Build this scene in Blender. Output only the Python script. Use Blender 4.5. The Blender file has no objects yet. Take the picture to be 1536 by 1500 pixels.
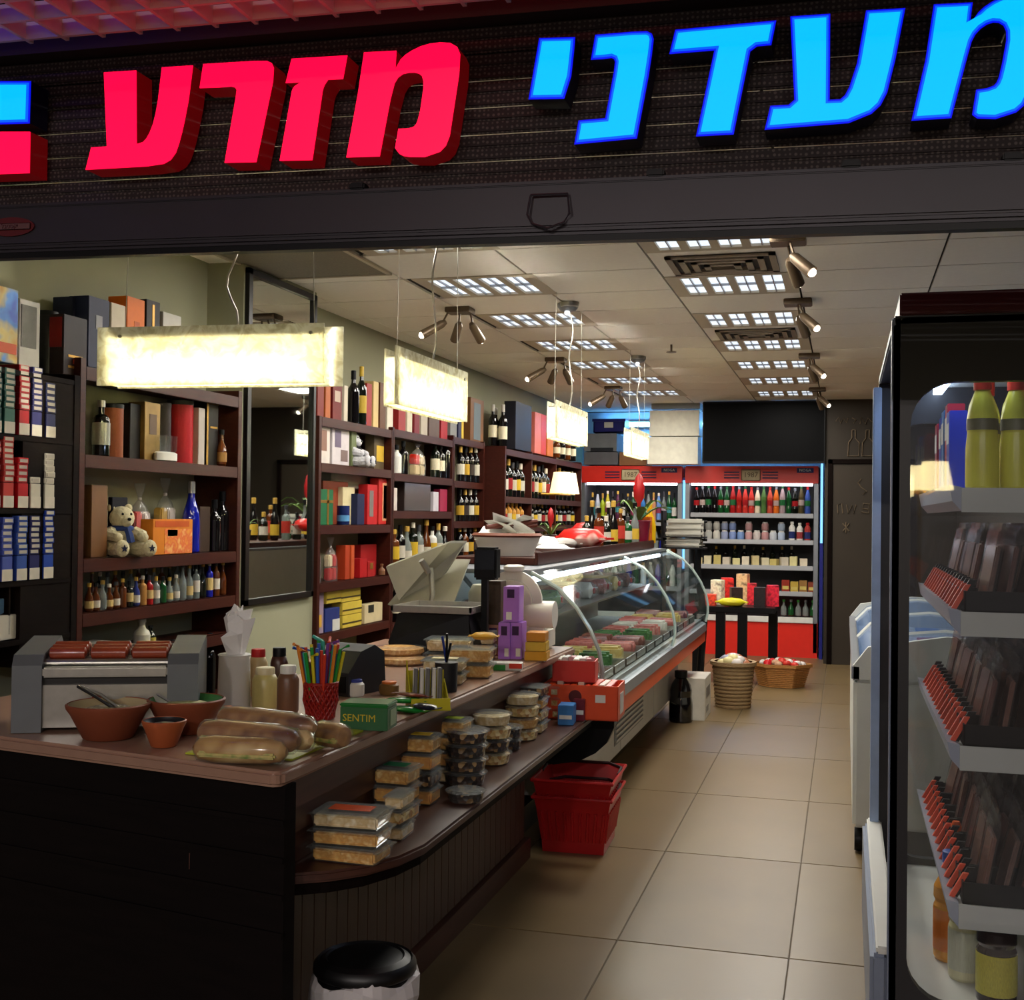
import bpy, bmesh, math, random
from mathutils import Vector, Matrix
random.seed(7)
S = bpy.context.scene
COL = S.collection
PI = math.pi
def lin(c):
    return tuple(((v/255)/12.92 if v/255 <= .04045 else ((v/255+.055)/1.055)**2.4) for v in c)
# ---------------------------------------------------------------- camera, world, exposure
FPX = 1800.0
CAM = Vector((0, 0, 1.45))
YAW = math.atan(500/1800); PITCH = math.atan(23/1800); ROLL = 0.012
_F = Vector((-math.sin(YAW)*math.cos(PITCH), math.cos(YAW)*math.cos(PITCH), math.sin(PITCH)))
_R0 = Vector((math.cos(YAW), math.sin(YAW), 0)); _U0 = _R0.cross(_F)
_R = _R0*math.cos(ROLL)+_U0*math.sin(ROLL); _U = -_R0*math.sin(ROLL)+_U0*math.cos(ROLL)
cd = bpy.data.cameras.new('camera'); cam = bpy.data.objects.new('camera', cd); COL.objects.link(cam)
cd.sensor_fit = 'HORIZONTAL'; cd.sensor_width = 36; cd.lens = FPX/1536*36; cd.clip_start = .05; cd.clip_end = 100
cam.matrix_world = Matrix((( _R.x,_U.x,-_F.x,CAM.x),(_R.y,_U.y,-_F.y,CAM.y),(_R.z,_U.z,-_F.z,CAM.z),(0,0,0,1)))
S.camera = cam
S.view_settings.view_transform = 'Standard'; S.view_settings.look = 'None'
S.view_settings.exposure = 0.75; S.view_settings.gamma = 1.0; S.view_settings.use_curve_mapping = False
W = bpy.data.worlds.new('world'); S.world = W; W.use_nodes = True
W.node_tree.nodes['Background'].inputs[0].default_value = (.5, .42, .4, 1)
W.node_tree.nodes['Background'].inputs[1].default_value = .22
PANEL_W = 10.0     # watts of each ceiling light
TUBE = 3000.0       # pendant tube radiance
def at(x, y, X=None, Y=None, Z=None):
    """Point of the place seen at photo pixel (x, y) on the plane X=, Y= or Z=."""
    d = _F + _R*((x-768)/FPX) + _U*((750-y)/FPX)
    t = (X-CAM.x)/d.x if X is not None else (Y-CAM.y)/d.y if Y is not None else (Z-CAM.z)/d.z
    return CAM + d*t
# ---------------------------------------------------------------- materials
MATS = {}
def M(name, col=None, rough=.5, metal=0, var=.12, scale=14, bump=0, emit=None, es=0, trans=0, alpha=1, coat=0, ior=1.45, stretch=None):
    if name in MATS: return MATS[name]
    m = bpy.data.materials.new(name); m.use_nodes = True; nt = m.node_tree; N = nt.nodes; L = nt.links
    b = N['Principled BSDF']; c = lin(col); b.inputs['Base Color'].default_value = (*c, 1)
    b.inputs['Roughness'].default_value = rough; b.inputs['Metallic'].default_value = metal; b.inputs['IOR'].default_value = ior
    b.inputs['Transmission Weight'].default_value = trans; b.inputs['Alpha'].default_value = alpha
    b.inputs['Coat Weight'].default_value = coat
    if emit: b.inputs['Emission Color'].default_value = (*lin(emit), 1); b.inputs['Emission Strength'].default_value = es
    if var or bump:
        tc = N.new('ShaderNodeTexCoord'); nz = N.new('ShaderNodeTexNoise'); nz.inputs['Scale'].default_value = scale; nz.inputs['Detail'].default_value = 5
        if stretch:
            mp = N.new('ShaderNodeMapping'); mp.inputs['Scale'].default_value = stretch
            L.new(tc.outputs['Object'], mp.inputs['Vector']); L.new(mp.outputs['Vector'], nz.inputs['Vector'])
        else: L.new(tc.outputs['Object'], nz.inputs['Vector'])
        if var:
            mx = N.new('ShaderNodeMix'); mx.data_type = 'RGBA'
            mx.inputs[6].default_value = (*[v*(1-var*1.6) for v in c], 1); mx.inputs[7].default_value = (*[min(1, v*(1+var*1.6)) for v in c], 1)
            L.new(nz.outputs['Fac'], mx.inputs[0]); L.new(mx.outputs[2], b.inputs['Base Color'])
        if bump:
            bp = N.new('ShaderNodeBump'); bp.inputs['Strength'].default_value = bump; bp.inputs['Distance'].default_value = .01
            L.new(nz.outputs['Fac'], bp.inputs['Height']); L.new(bp.outputs['Normal'], b.inputs['Normal'])
    MATS[name] = m; return m
def MC(col, rough=.45, **k):
    """plain printed card / plastic of one colour"""
    return M('print_%d_%d_%d_%d' % (*col, int(rough*100)), col, rough, **{'ior': 1.3, **k})
def ramp_mat(name, cols, scale=30, rough=.5, bump=0, emit=0, voronoi=False):
    """several colours broken up by noise (nuts, pasta, pictures)"""
    if name in MATS: return MATS[name]
    m = bpy.data.materials.new(name); m.use_nodes = True; N = m.node_tree.nodes; L = m.node_tree.links; b = N['Principled BSDF']
    tc = N.new('ShaderNodeTexCoord')
    t = N.new('ShaderNodeTexVoronoi' if voronoi else 'ShaderNodeTexNoise'); t.inputs['Scale'].default_value = scale
    L.new(tc.outputs['Object'], t.inputs['Vector'])
    r = N.new('ShaderNodeValToRGB'); r.color_ramp.interpolation = 'CONSTANT' if voronoi else 'LINEAR'
    e = r.color_ramp.elements; n = len(cols)
    for i, c in enumerate(cols):
        p = (i/n if voronoi else .3+.4*i/(n-1))
        q = e[i] if i < 2 else e.new(p)
        q.position = p; q.color = (*lin(c), 1)
    if voronoi:
        sp = N.new('ShaderNodeSeparateColor'); L.new(t.outputs['Color'], sp.inputs[0]); L.new(sp.outputs[0], r.inputs[0])
    else: L.new(t.outputs['Fac'], r.inputs[0])
    L.new(r.outputs[0], b.inputs['Base Color']); b.inputs['Roughness'].default_value = rough
    if bump:
        bp = N.new('ShaderNodeBump'); bp.inputs['Strength'].default_value = bump; bp.inputs['Distance'].default_value = .01
        L.new(t.outputs['Distance' if voronoi else 'Fac'], bp.inputs['Height']); L.new(bp.outputs['Normal'], b.inputs['Normal'])
    MATS[name] = m; return m
def glassy(name, col=(235, 245, 245), op=.12, rough=.06, spec=.6):
    """thin clear sheet: mostly see-through, with a sheen"""
    if name in MATS: return MATS[name]
    m = bpy.data.materials.new(name); m.use_nodes = True; N = m.node_tree.nodes; L = m.node_tree.links
    N.remove(N['Principled BSDF'])
    tr = N.new('ShaderNodeBsdfTransparent'); tr.inputs[0].default_value = (*[.6+.4*v for v in lin(col)], 1)
    gl = N.new('ShaderNodeBsdfGlossy'); gl.inputs['Roughness'].default_value = rough
    df = N.new('ShaderNodeBsdfDiffuse'); df.inputs[0].default_value = (*lin(col), 1)
    lw_ = N.new('ShaderNodeLayerWeight'); lw_.inputs[0].default_value = .5
    pw_ = N.new('ShaderNodeMath'); pw_.operation = 'POWER'; pw_.inputs[1].default_value = 3.5; L.new(lw_.outputs['Facing'], pw_.inputs[0])
    ma = N.new('ShaderNodeMath'); ma.operation = 'MULTIPLY_ADD'; ma.inputs[1].default_value = spec; ma.inputs[2].default_value = .035; L.new(pw_.outputs[0], ma.inputs[0])
    m1 = N.new('ShaderNodeMixShader'); L.new(ma.outputs[0], m1.inputs[0]); L.new(tr.outputs[0], m1.inputs[1]); L.new(gl.outputs[0], m1.inputs[2])
    m2 = N.new('ShaderNodeMixShader'); m2.inputs[0].default_value = op; L.new(m1.outputs[0], m2.inputs[1]); L.new(df.outputs[0], m2.inputs[2])
    L.new(m2.outputs[0], N['Material Output'].inputs['Surface'])
    MATS[name] = m; return m
def emis(name, col, s):
    if name in MATS: return MATS[name]
    m = bpy.data.materials.new(name); m.use_nodes = True; b = m.node_tree.nodes['Principled BSDF']
    b.inputs['Base Color'].default_value = (*[v*.1 for v in lin(col)], 1); b.inputs['Roughness'].default_value = .7; b.inputs['Emission Color'].default_value = (*lin(col), 1); b.inputs['Emission Strength'].default_value = s
    MATS[name] = m; return m
# ---------------------------------------------------------------- mesh helpers
class MB:
    def __init__(s): s.bm = bmesh.new()
    def box(s, x0, x1, y0, y1, z0, z1, bev=0):
        b = s.bm; v = [b.verts.new((x, y, z)) for x in (x0, x1) for y in (y0, y1) for z in (z0, z1)]
        fs = [b.faces.new([v[i] for i in q]) for q in ((0,1,3,2),(4,6,7,5),(0,4,5,1),(2,3,7,6),(0,2,6,4),(1,5,7,3))]
        if bev:
            es = list({e for f in fs for e in f.edges}); bmesh.ops.bevel(b, geom=es, offset=bev, segments=2, affect='EDGES', clamp_overlap=True)
        return s
    def lathe(s, prof, seg=12, cx=0, cy=0, z=0, close=True, sx=1, sy=1):
        b = s.bm; rings = []
        for r, h in prof:
            rings.append([b.verts.new((cx+sx*r*math.cos(2*PI*k/seg), cy+sy*r*math.sin(2*PI*k/seg), z+h)) for k in range(seg)])
        for a, c in zip(rings, rings[1:]):
            for k in range(seg): b.faces.new((a[k], a[(k+1) % seg], c[(k+1) % seg], c[k]))
        if close:
            if prof[0][0] > 1e-4: b.faces.new(rings[0][::-1])
            if prof[-1][0] > 1e-4: b.faces.new(rings[-1])
        return s
    def tube(s, pts, r, seg=8, radii=None):
        b = s.bm; pts = [Vector(p) for p in pts]; rings = []
        for i, p in enumerate(pts):
            d = (pts[min(i+1, len(pts)-1)]-pts[max(i-1, 0)]).normalized()
            u = d.cross(Vector((0, 0, 1)) if abs(d.z) < .9 else Vector((1, 0, 0))).normalized(); w = d.cross(u); q = radii[i] if radii else r
            rings.append([b.verts.new(p+(u*math.cos(2*PI*k/seg)+w*math.sin(2*PI*k/seg))*q) for k in range(seg)])
        for a, c in zip(rings, rings[1:]):
            for k in range(seg): b.faces.new((a[k], a[(k+1) % seg], c[(k+1) % seg], c[k]))
        b.faces.new(rings[0][::-1]); b.faces.new(rings[-1]); return s
    def prism(s, pts, vec):
        """closed outline pts (3-D) extruded by vec"""
        b = s.bm; vec = Vector(vec); a = [b.verts.new(p) for p in pts]; c = [b.verts.new(Vector(p)+vec) for p in pts]
        n = len(pts); b.faces.new(a); b.faces.new(c[::-1])
        for i in range(n): b.faces.new((a[i], c[i], c[(i+1) % n], a[(i+1) % n]))
        return s
    def ball(s, c, r, sx=1, sy=1, sz=1, u=12, v=8):
        M4 = Matrix.Translation(c) @ Matrix.Diagonal((r*sx, r*sy, r*sz, 1)); bmesh.ops.create_uvsphere(s.bm, u_segments=u, v_segments=v, radius=1, matrix=M4); return s
    def quad(s, *p): s.bm.faces.new([s.bm.verts.new(q) for q in p]); return s
    def mesh(s, name='m', smooth=False, mat4=None):
        if mat4: bmesh.ops.transform(s.bm, matrix=mat4, verts=s.bm.verts)
        bmesh.ops.recalc_face_normals(s.bm, faces=s.bm.faces)
        me = bpy.data.meshes.new(name); s.bm.to_mesh(me); s.bm.free()
        if smooth:
            for p in me.polygons: p.use_smooth = True
            try: me.set_sharp_from_angle(angle=math.radians(42))
            except Exception: pass
        me.materials.append(None); return me
def ob(name, me, mat, parent=None, loc=(0,0,0), rot=(0,0,0), scale=(1,1,1)):
    o = bpy.data.objects.new(name, me); COL.objects.link(o); o.location = loc; o.rotation_euler = rot; o.scale = scale
    if parent: o.parent = parent
    o.material_slots[0].link = 'OBJECT'; o.material_slots[0].material = mat; return o
def tag(o, label, cat, group=None):
    o['label'] = label; o['category'] = cat
    if group: o['group'] = group
    return o
def thing(name, label, cat, loc=(0,0,0), rz=0, group=None, scale=(1,1,1)):
    o = bpy.data.objects.new(name, None); COL.objects.link(o); o.empty_display_size = .05
    o.location = loc; o.rotation_euler = (0, 0, rz); o.scale = scale; return tag(o, label, cat, group)
def struct(o): o['kind'] = 'structure'; return o
MESH = {}
def cached(key, fn):
    if key not in MESH: MESH[key] = fn()
    return MESH[key]
def boxm(dx, dy, dz, bev=.002):
    """box centred in x and y, standing on z=0"""
    return cached(('box', round(dx,4), round(dy,4), round(dz,4), bev), lambda: MB().box(-dx/2, dx/2, -dy/2, dy/2, 0, dz, bev).mesh())
def carton(name, loc, size, mat, label, cat='box', group=None, rz=0, panels=(), rx=0):
    """printed box; panels = (face, u0, u1, v0, v1, material, part name) in fractions of the face"""
    dx, dy, dz = size
    if not panels:
        o = ob(name, boxm(dx, dy, dz), mat, None, loc, (rx, 0, rz)); return tag(o, label, cat, group)
    t = thing(name, label, cat, loc, rz, group); t.rotation_euler = (rx, 0, rz); ob('box_body', boxm(dx, dy, dz), mat, t)
    for f, u0, u1, v0, v1, pm, pn in panels:
        e = .0015
        if f == '+x': b = (dx/2, dx/2+e, dy*(u0-.5), dy*(u1-.5), dz*v0, dz*v1)
        elif f == '-y': b = (dx*(u0-.5), dx*(u1-.5), -dy/2-e, -dy/2, dz*v0, dz*v1)
        elif f == '-x': b = (-dx/2-e, -dx/2, dy*(u0-.5), dy*(u1-.5), dz*v0, dz*v1)
        else: b = (dx*(u0-.5), dx*(u1-.5), dy*(v0-.5), dy*(v1-.5), dz, dz+e)
        ob(pn, MB().box(*b).mesh(), pm, t)
    return t
BOT = {
 'wine': [(.9,0),(1,.015),(1,.6),(.92,.66),(.6,.72),(.38,.77),(.34,.86),(.34,.96),(.4,.965),(.4,1)],
 'burg': [(.9,0),(1,.015),(1,.45),(.9,.56),(.6,.69),(.4,.78),(.34,.9),(.34,.96),(.4,.965),(.4,1)],
 'spirit': [(.92,0),(1,.02),(1,.62),(.95,.68),(.7,.73),(.36,.76),(.34,.9),(.4,.905),(.4,1)],
 'soda': [(.85,0),(1,.03),(1,.2),(.88,.3),(.88,.4),(1,.5),(.98,.6),(.7,.75),(.42,.86),(.36,.92),(.42,.925),(.42,1)],
 'squat': [(.8,0),(1,.06),(1,.42),(.85,.55),(.45,.66),(.36,.75),(.36,.88),(.45,.885),(.45,1)],
 'jug': [(.9,0),(1,.03),(1,.35),(.9,.5),(.93,.62),(.8,.74),(.5,.85),(.44,.88),(.5,.885),(.5,1)],
 'juice': [(.92,0),(1,.03),(1,.5),(.9,.54),(1,.58),(.98,.68),(.6,.8),(.42,.86),(.42,.89),(.5,.895),(.5,1)],
}
CAPZ = {'wine': .84, 'burg': .84, 'spirit': .89, 'soda': .91, 'squat': .875, 'jug': .875, 'juice': .88}
LBZ = {'wine': (.2,.5), 'burg': (.15,.4), 'spirit': (.2,.55), 'soda': (.3,.5), 'squat': (.12,.38), 'jug': (.52,.62), 'juice': (.1,.48)}
def bottle(name, loc, kind, h, r, glass, cap, label, group=None, paper=None, cat='bottle', seg=10, rz=0, lz=None):
    t = thing(name, label, cat, loc, rz, group)
    p = BOT[kind]; cz = CAPZ[kind]
    def body(): return MB().lathe([(a, b) for a, b in p], seg).mesh('bottle', True)
    ob('bottle_body', cached(('bot', kind, seg), body), glass, t, scale=(r, r, h))
    rc = [a for a, b in p if b >= cz][-1]*1.08
    ob('cap', cached(('cap', kind, seg), lambda: MB().lathe([(rc, cz-.002), (rc, 1.004), (rc*.8, 1.012)], seg).mesh('cap', True)), cap, t, scale=(r, r, h))
    if paper:
        z0, z1 = lz or LBZ[kind]
        rr = max([a for a, b in p if z0-.15 <= b <= z1+.15])*1.02
        ob('paper_label', cached(('lab', kind, z0, z1, seg), lambda: MB().lathe([(rr, z0), (rr, z1)], seg, close=False).mesh('label', True)), paper, t, scale=(r, r, h))
    return t
def can(name, loc, h, r, mat, lidm, label, group=None, cat='can'):
    t = thing(name, label, cat, loc, 0, group)
    ob('tin_body', cached(('tin',), lambda: MB().lathe([(.97,0),(1,.01),(1,.93)], 16).mesh('tin', True)), mat, t, scale=(r, r, h))
    ob('lid', cached(('tinlid',), lambda: MB().lathe([(1.03,.92),(1.03,.99),(.98,1)], 16).mesh('lid', True)), lidm, t, scale=(r, r, h)); return t
def textmesh(body, size, depth=.0008, shear=0):
    c = bpy.data.curves.new('txt', 'FONT'); c.body = body; c.size = size; c.extrude = depth; c.shear = shear; c.align_x = 'CENTER'; c.align_y = 'CENTER'; c.resolution_u = 2
    o = bpy.data.objects.new('txt', c); COL.objects.link(o); dg = bpy.context.evaluated_depsgraph_get()
    me = bpy.data.meshes.new_from_object(o.evaluated_get(dg)); bpy.data.objects.remove(o)
    me.materials.clear(); me.materials.append(None); return me
def smoothpoly(pts, n=3):
    """round an outline: points given as (x, y, 1) are curve points, others are corners"""
    out = []; N = len(pts)
    for i, p in enumerate(pts):
        if len(p) == 3:
            a, c = pts[i-1], pts[(i+1) % N]
            for k in range(n):
                t = (k+.5)/n; m0 = ((a[0]+p[0])/2, (a[1]+p[1])/2); m1 = ((p[0]+c[0])/2, (p[1]+c[1])/2)
                out.append(((1-t)**2*m0[0]+2*t*(1-t)*p[0]+t*t*m1[0], (1-t)**2*m0[1]+2*t*(1-t)*p[1]+t*t*m1[1]))
        else: out.append((p[0], p[1]))
    return out
# common materials
WOOD = M('dark_red_wood', (60, 23, 15), .4, var=.3, scale=9, stretch=(3, .6, 9), ior=1.3)
WOODX = M('near_black_wood', (17, 10, 8), .6, var=.35, scale=9, stretch=(3, .6, 9), ior=1.12)
WALLM = M('sage_cream_paint', (152, 151, 124), .85, var=.05, scale=3, bump=.03)
BLK = M('black_plastic', (12, 12, 14), .4, var=.1, ior=1.3)
WHT = M('white_plastic', (226, 224, 214), .4, var=.04)
GREY = M('grey_metal', (140, 144, 150), .35, .6, var=.08)
STEEL = M('brushed_steel', (180, 178, 170), .3, .9, var=.1, scale=40, stretch=(1, 30, 1))
CREAM = MC((232, 222, 190)); GOLD = M('gold_foil', (170, 128, 50), .35, .7, var=.2)
CLEAR = glassy('clear_plastic', (240, 246, 244), .025, .08, .6)
LIDC = glassy('clear_lid', (240, 246, 244), .07, .08, .7)
CELLO = glassy('cellophane', (240, 240, 240), .06, .15, .6)
GD = M('dark_green_glass', (14, 20, 12), .08, var=0, coat=.5); GB = M('black_wine_glass', (12, 10, 12), .08, var=0, coat=.5)
GA = M('amber_glass', (92, 44, 12), .08, var=.1, coat=.5); GC = M('clear_bottle_glass', (150, 160, 156), .08, var=.1, alpha=.55)
GG = M('green_bottle_glass', (20, 78, 36), .08, var=.1, coat=.5); GBL = M('cobalt_glass', (16, 26, 150), .08, var=0, coat=.5)
# ================================================================ THE SETTING
XL, XR, YB, ZC = -2.98, 1.05, 13.8, 2.65
grout = M('grout', (96, 84, 68), .9, var=.1)
fl = struct(ob('floor', MB().box(XL, XR, 2.0, YB, -.06, -.004).mesh(), grout))
TILE = M('beige_floor_tile', (114, 95, 64), .36, var=.1, scale=2.2, bump=.02)
TILE2 = M('beige_floor_tile_dull', (109, 90, 60), .4, var=.12, scale=2.6, bump=.02)
tm = MB().box(-.2840, .2840, -.567, .567, -.012, 0, .0015).mesh()
for i in range(-4, 4):
    for j in range(-2, 9):
        x = -.74+.573*(i+.5); y = 4.08+1.14*(j+.5)
        if XL+.1 < x < XR-.1 and y < YB-.3: ob('floor_tile', tm, TILE if (i*3+j*5) % 4 else TILE2, fl, (x, y, 0))
struct(ob('floor_mall', MB().box(-5, 4, -6, 2.0, -.06, 0).mesh(), M('mall_floor', (60, 52, 46), .3, var=.1, scale=3)))
# ceiling: slab with separate tiles hung under it
ce = struct(ob('ceiling', MB().box(XL, XR, 2.19, YB, ZC+.012, ZC+.08).mesh(), M('ceiling_void', (40, 34, 28), .9, var=.05)))
CT = M('ceiling_tile', (243, 238, 228), .9, var=.03, scale=30, bump=.05)
xs = [.413+.65*k for k in range(-5, 1)]
ctm = MB().box(-.3195, .3195, -.2715, .2715, 0, .014).mesh()
def rows(left): return [(5.41+.555*k)-(.22 if left else 0) for k in range(-6, 15)]
LIGHTS = [(-.562, 5.41-.2775+1.11*k) for k in range(0, 7)] + [(-1.837+.01, 5.41-.2775-.22+1.11*k) for k in range(0, 7)]
VENTS = [(-.562, 5.41+.2775), (-.562, 5.41+.2775+2.22)]
for cx in [x+.325 for x in xs]+[xs[0]-.1]:
    left = cx < -.9
    for y in rows(left):
        cy = y+.2775
        if cy+.28 > YB: continue
        if any(abs(cx-lx) < .1 and abs(cy-ly) < .1 for lx, ly in LIGHTS): continue
        if cx < xs[0]: o = ob('ceiling_tile', ctm, CT, ce, (XL+.075, cy, ZC), scale=(.21, 1, 1))
        else: ob('ceiling_tile', ctm, CT, ce, (cx, cy, ZC))
# walls
struct(ob('wall_left', MB().box(XL-.12, XL, 2.2, YB, 0, ZC+.08).mesh(), WALLM))
struct(ob('wall_left_pillar', MB().box(XL, -2.785, 5.18, 6.0, 0, ZC).mesh(), WALLM))
struct(ob('wall_back', MB().box(XL, XR, YB, YB+.1, 0, ZC+.08).mesh(), M('pale_blue_wall', (196, 218, 234), .8, var=.03)))
CHALK = M('chalkboard_brown', (44, 36, 26), .7, var=.12, scale=4)
struct(ob('wall_right', MB().box(XR, XR+.1, 2.2, YB, 0, ZC+.08).mesh(), CHALK))
# dark partition at the back right with a flush door and chalk drawings
pw = struct(ob('wall_back_right', MB().box(-.2, XR, 12.45, 12.55, 0, ZC).mesh(), CHALK))
dr = struct(ob('door_1', MB().box(-.12, .62, 12.425, 12.449, 0, 2.0, .003).mesh(), M('brown_door', (48, 39, 28), .65, var=.1, scale=4)))
ob('door_frame', MB().box(-.17, -.125, 12.41, 12.45, 0, 2.05).box(-.17, .67, 12.41, 12.45, 2.005, 2.05).box(.625, .67, 12.41, 12.45, 0, 2.05).mesh(), WOODX, dr)
CH = M('chalk_line', (96, 82, 64), .9, var=.2, scale=60)
def chalk(name, pxs, parent, Y=12.42, r=.006):
    ob(name, MB().tube([at(x, y, Y=Y) for x, y in pxs], r, 5).mesh(), CH, parent)
for cx in (1281, 1302):
    chalk('chalk_bottle', [(cx-3, 645), (cx-3, 657), (cx-8, 664), (cx-9, 684), (cx+7, 684), (cx+8, 664), (cx+2, 657), (cx+2, 645), (cx-3, 645)], pw, 12.445)
chalk('chalk_lettering', [(1254, 632), (1258, 626), (1261, 635), (1265, 627), (1270, 634), (1272, 627)], pw, 12.445)
chalk('chalk_lettering', [(1278, 627), (1284, 630), (1280, 635)], pw, 12.445); chalk('chalk_lettering', [(1290, 636), (1292, 626), (1298, 636), (1302, 627), (1308, 633)], pw, 12.445)
chalk('chalk_lettering', [(1292, 718), (1287, 724), (1292, 731), (1300, 737), (1294, 742)], dr)
chalk('chalk_lettering', [(1257, 770), (1256, 757), (1263, 755), (1264, 770)], dr); chalk('chalk_lettering', [(1270, 757), (1272, 770), (1278, 758), (1280, 770), (1284, 757)], dr)
chalk('chalk_lettering', [(1292, 768), (1303, 770), (1304, 756), (1295, 755), (1294, 763), (1302, 764)], dr)
chalk('chalk_star', [(1264, 785), (1274, 797)], dr); chalk('chalk_star', [(1274, 785), (1264, 797)], dr); chalk('chalk_star', [(1269, 783), (1269, 799)], dr)

# ---------------------------------------------------------------- shop front: shutter band, sign letters
FY = 2.17
def fz(px, py): return at(px, py, Y=FY)
def tilt(X): return -.020*(X+.617)
PERF = bpy.data.materials.new('perforated_slat'); PERF.use_nodes = True
_n = PERF.node_tree.nodes; _l = PERF.node_tree.links; _b = _n['Principled BSDF']; _b.inputs['Roughness'].default_value = .75; _b.inputs['Metallic'].default_value = 0
_tc = _n.new('ShaderNodeTexCoord'); _mp = _n.new('ShaderNodeMapping'); _mp.inputs['Scale'].default_value = (105, 0, 105); _l.new(_tc.outputs['Object'], _mp.inputs['Vector'])
_v = _n.new('ShaderNodeTexVoronoi'); _v.inputs['Scale'].default_value = 1; _v.inputs['Randomness'].default_value = .25; _l.new(_mp.outputs['Vector'], _v.inputs['Vector'])
_r = _n.new('ShaderNodeValToRGB'); _r.color_ramp.elements[0].position = .22; _r.color_ramp.elements[0].color = (*lin((84, 74, 70)), 1)
_r.color_ramp.elements[1].position = .34; _r.color_ramp.elements[1].color = (*lin((36, 25, 25)), 1)
_l.new(_v.outputs['Distance'], _r.inputs[0]); _l.new(_r.outputs[0], _b.inputs['Base Color'])
FR = M('dark_shutter_steel', (50, 46, 52), .4, .2, var=.15, scale=3)
sh = thing('roller_shutter', 'dark perforated roller shutter across the top of the shop front', 'shutter', (-.617, FY, 1.972))
sh.rotation_euler = (0, .020, 0)
slm = MB().box(-2.6, 2.2, 0, .012, .001, .0245, .003).mesh()
for k in range(12): ob('slat', slm, PERF, sh, (0, .004*(k % 2), .098+k*.0258))
ob('bottom_rail', MB().box(-2.6, 2.2, -.02, .02, 0, .1, .006).box(-2.6, 2.2, -.026, .026, .012, .03, .004).box(-2.6, 2.2, -.024, .02, .092, .1, .002).mesh(), FR, sh)
ob('rubber_seal', MB().box(-2.6, 2.2, -.012, .012, -.012, 0).mesh(), BLK, sh)
for x in (-.02+.60*.5, .62, .88, -.3): ob('clip', MB().box(x-.016, x+.016, -.028, .0, .098, .112, .003).mesh(), BLK, sh)
ob('pull_ring', MB().tube([(.05, -.03, .072), (.045, -.032, .035), (.055, -.034, .018), (.085, -.036, .008), (.115, -.034, .018), (.125, -.032, .035), (.12, -.03, .072), (.05, -.03, .072)], .0022, 6).mesh(), FR, sh)
bd = ob('badge', MB().lathe([(1, 0), (1, .003)], 24, sx=.058, sy=.02).mesh(mat4=Matrix.Rotation(PI/2, 4, 'X')), M('maroon_badge', (92, 12, 16), .4, var=.05), sh, (-1.085, -.021, .052))
ob('badge_plate', MB().box(-.05, .05, -.0055, -.003, -.007, .007, .002).mesh(), M('badge_grey', (104, 70, 66), .4), bd)
ob('badge_lettering', textmesh('לבינסקי', .013, .0004), M('badge_ink', (70, 14, 18), .5), bd, (0, -.006, 0), (PI/2, 0, 0))
struct(ob('trim_1', MB().box(-3.3, 1.6, FY-.03, FY+.05, 2.385, 2.435).mesh(mat4=Matrix.Translation((-.617, 0, 2.41)) @ Matrix.Rotation(.020, 4, 'Y') @ Matrix.Translation((.617, 0, -2.41))), M('dark_beam', (58, 44, 42), .6)))
struct(ob('wall_front_left', MB().box(-3.4, -3.1, 2.05, 2.3, 0, 2.9).mesh(), FR))
struct(ob('wall_front_right', MB().box(1.25, 1.6, 2.05, 2.3, 0, 2.9).mesh(), FR))
struct(ob('wall_front', MB().box(-3.4, 1.6, 2.2, 2.28, 2.32, 3.1).mesh(), WOODX))
# sign letters: outlines traced from the photograph, real boxes 6 cm deep standing off the shutter
def redface():
    return M('red_acrylic', (255, 0, 62), .4, var=0, emit=(255, 4, 56), es=1.0)
RS = M('red_letter_side', (120, 4, 10), .4, var=.05, emit=(150, 6, 14), es=.11)
BF = emis('cyan_acrylic', (0, 172, 255), .82); BM_ = emis('mid_blue_rim', (0, 96, 255), .58); BE = emis('blue_rim', (0, 18, 255), .52); BS = M('navy_letter_side', (6, 6, 40), .4, var=.05)
RED = redface()
def inset(poly, d):
    n = len(poly); out = []
    A = sum(poly[i][0]*poly[(i+1) % n][1]-poly[(i+1) % n][0]*poly[i][1] for i in range(n)); s = 1 if A > 0 else -1
    for i in range(n):
        a, b, c = Vector(poly[i-1]), Vector(poly[i]), Vector(poly[(i+1) % n])
        e1 = (b-a).normalized(); e2 = (c-b).normalized(); n1 = Vector((-e1.y, e1.x))*s; n2 = Vector((-e2.y, e2.x))*s
        k = n1+n2; L2 = k.length_squared
        k = k*(2/L2) if L2 > .25 else n1
        if k.length > 1.8: k = k.normalized()*1.8
        out.append(tuple(b+k*d))
    return out
def letter(pts, ox, blue, label, name='sign_letter', sc=.5):
    poly = [(ox+p[0]*sc, p[1]*sc) for p in smoothpoly(pts)]
    F0 = 2.105
    c = at(sum(p[0] for p in poly)/len(poly), max(p[1] for p in poly), Y=F0+.055)
    t = thing(name, label, 'sign', c, 0, 'lit letters of the shop sign')
    P = lambda q, Y: [at(x, y, Y=Y)-c for x, y in q]
    base = P(poly, F0)
    ob('letter_box', MB().prism(base, (0, .055, 0)).mesh(), BS if blue else RS, t)
    if blue:
        ob('letter_rim', MB().prism([p+Vector((0, -.0015, 0)) for p in base], (0, .001, 0)).mesh(), BE, t)
        ob('letter_glow_band', MB().prism([p+Vector((0, -.0025, 0)) for p in P(inset(poly, 2.6), F0)], (0, .0008, 0)).mesh(), BM_, t)
        ob('letter_face', MB().prism([p+Vector((0, -.0038, 0)) for p in P(inset(poly, 6.0), F0)], (0, .001, 0)).mesh(), BF, t)
    else: ob('letter_face', MB().prism([p+Vector((0, -.002, 0)) for p in base], (0, .0015, 0)).mesh(), RED, t)
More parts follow.
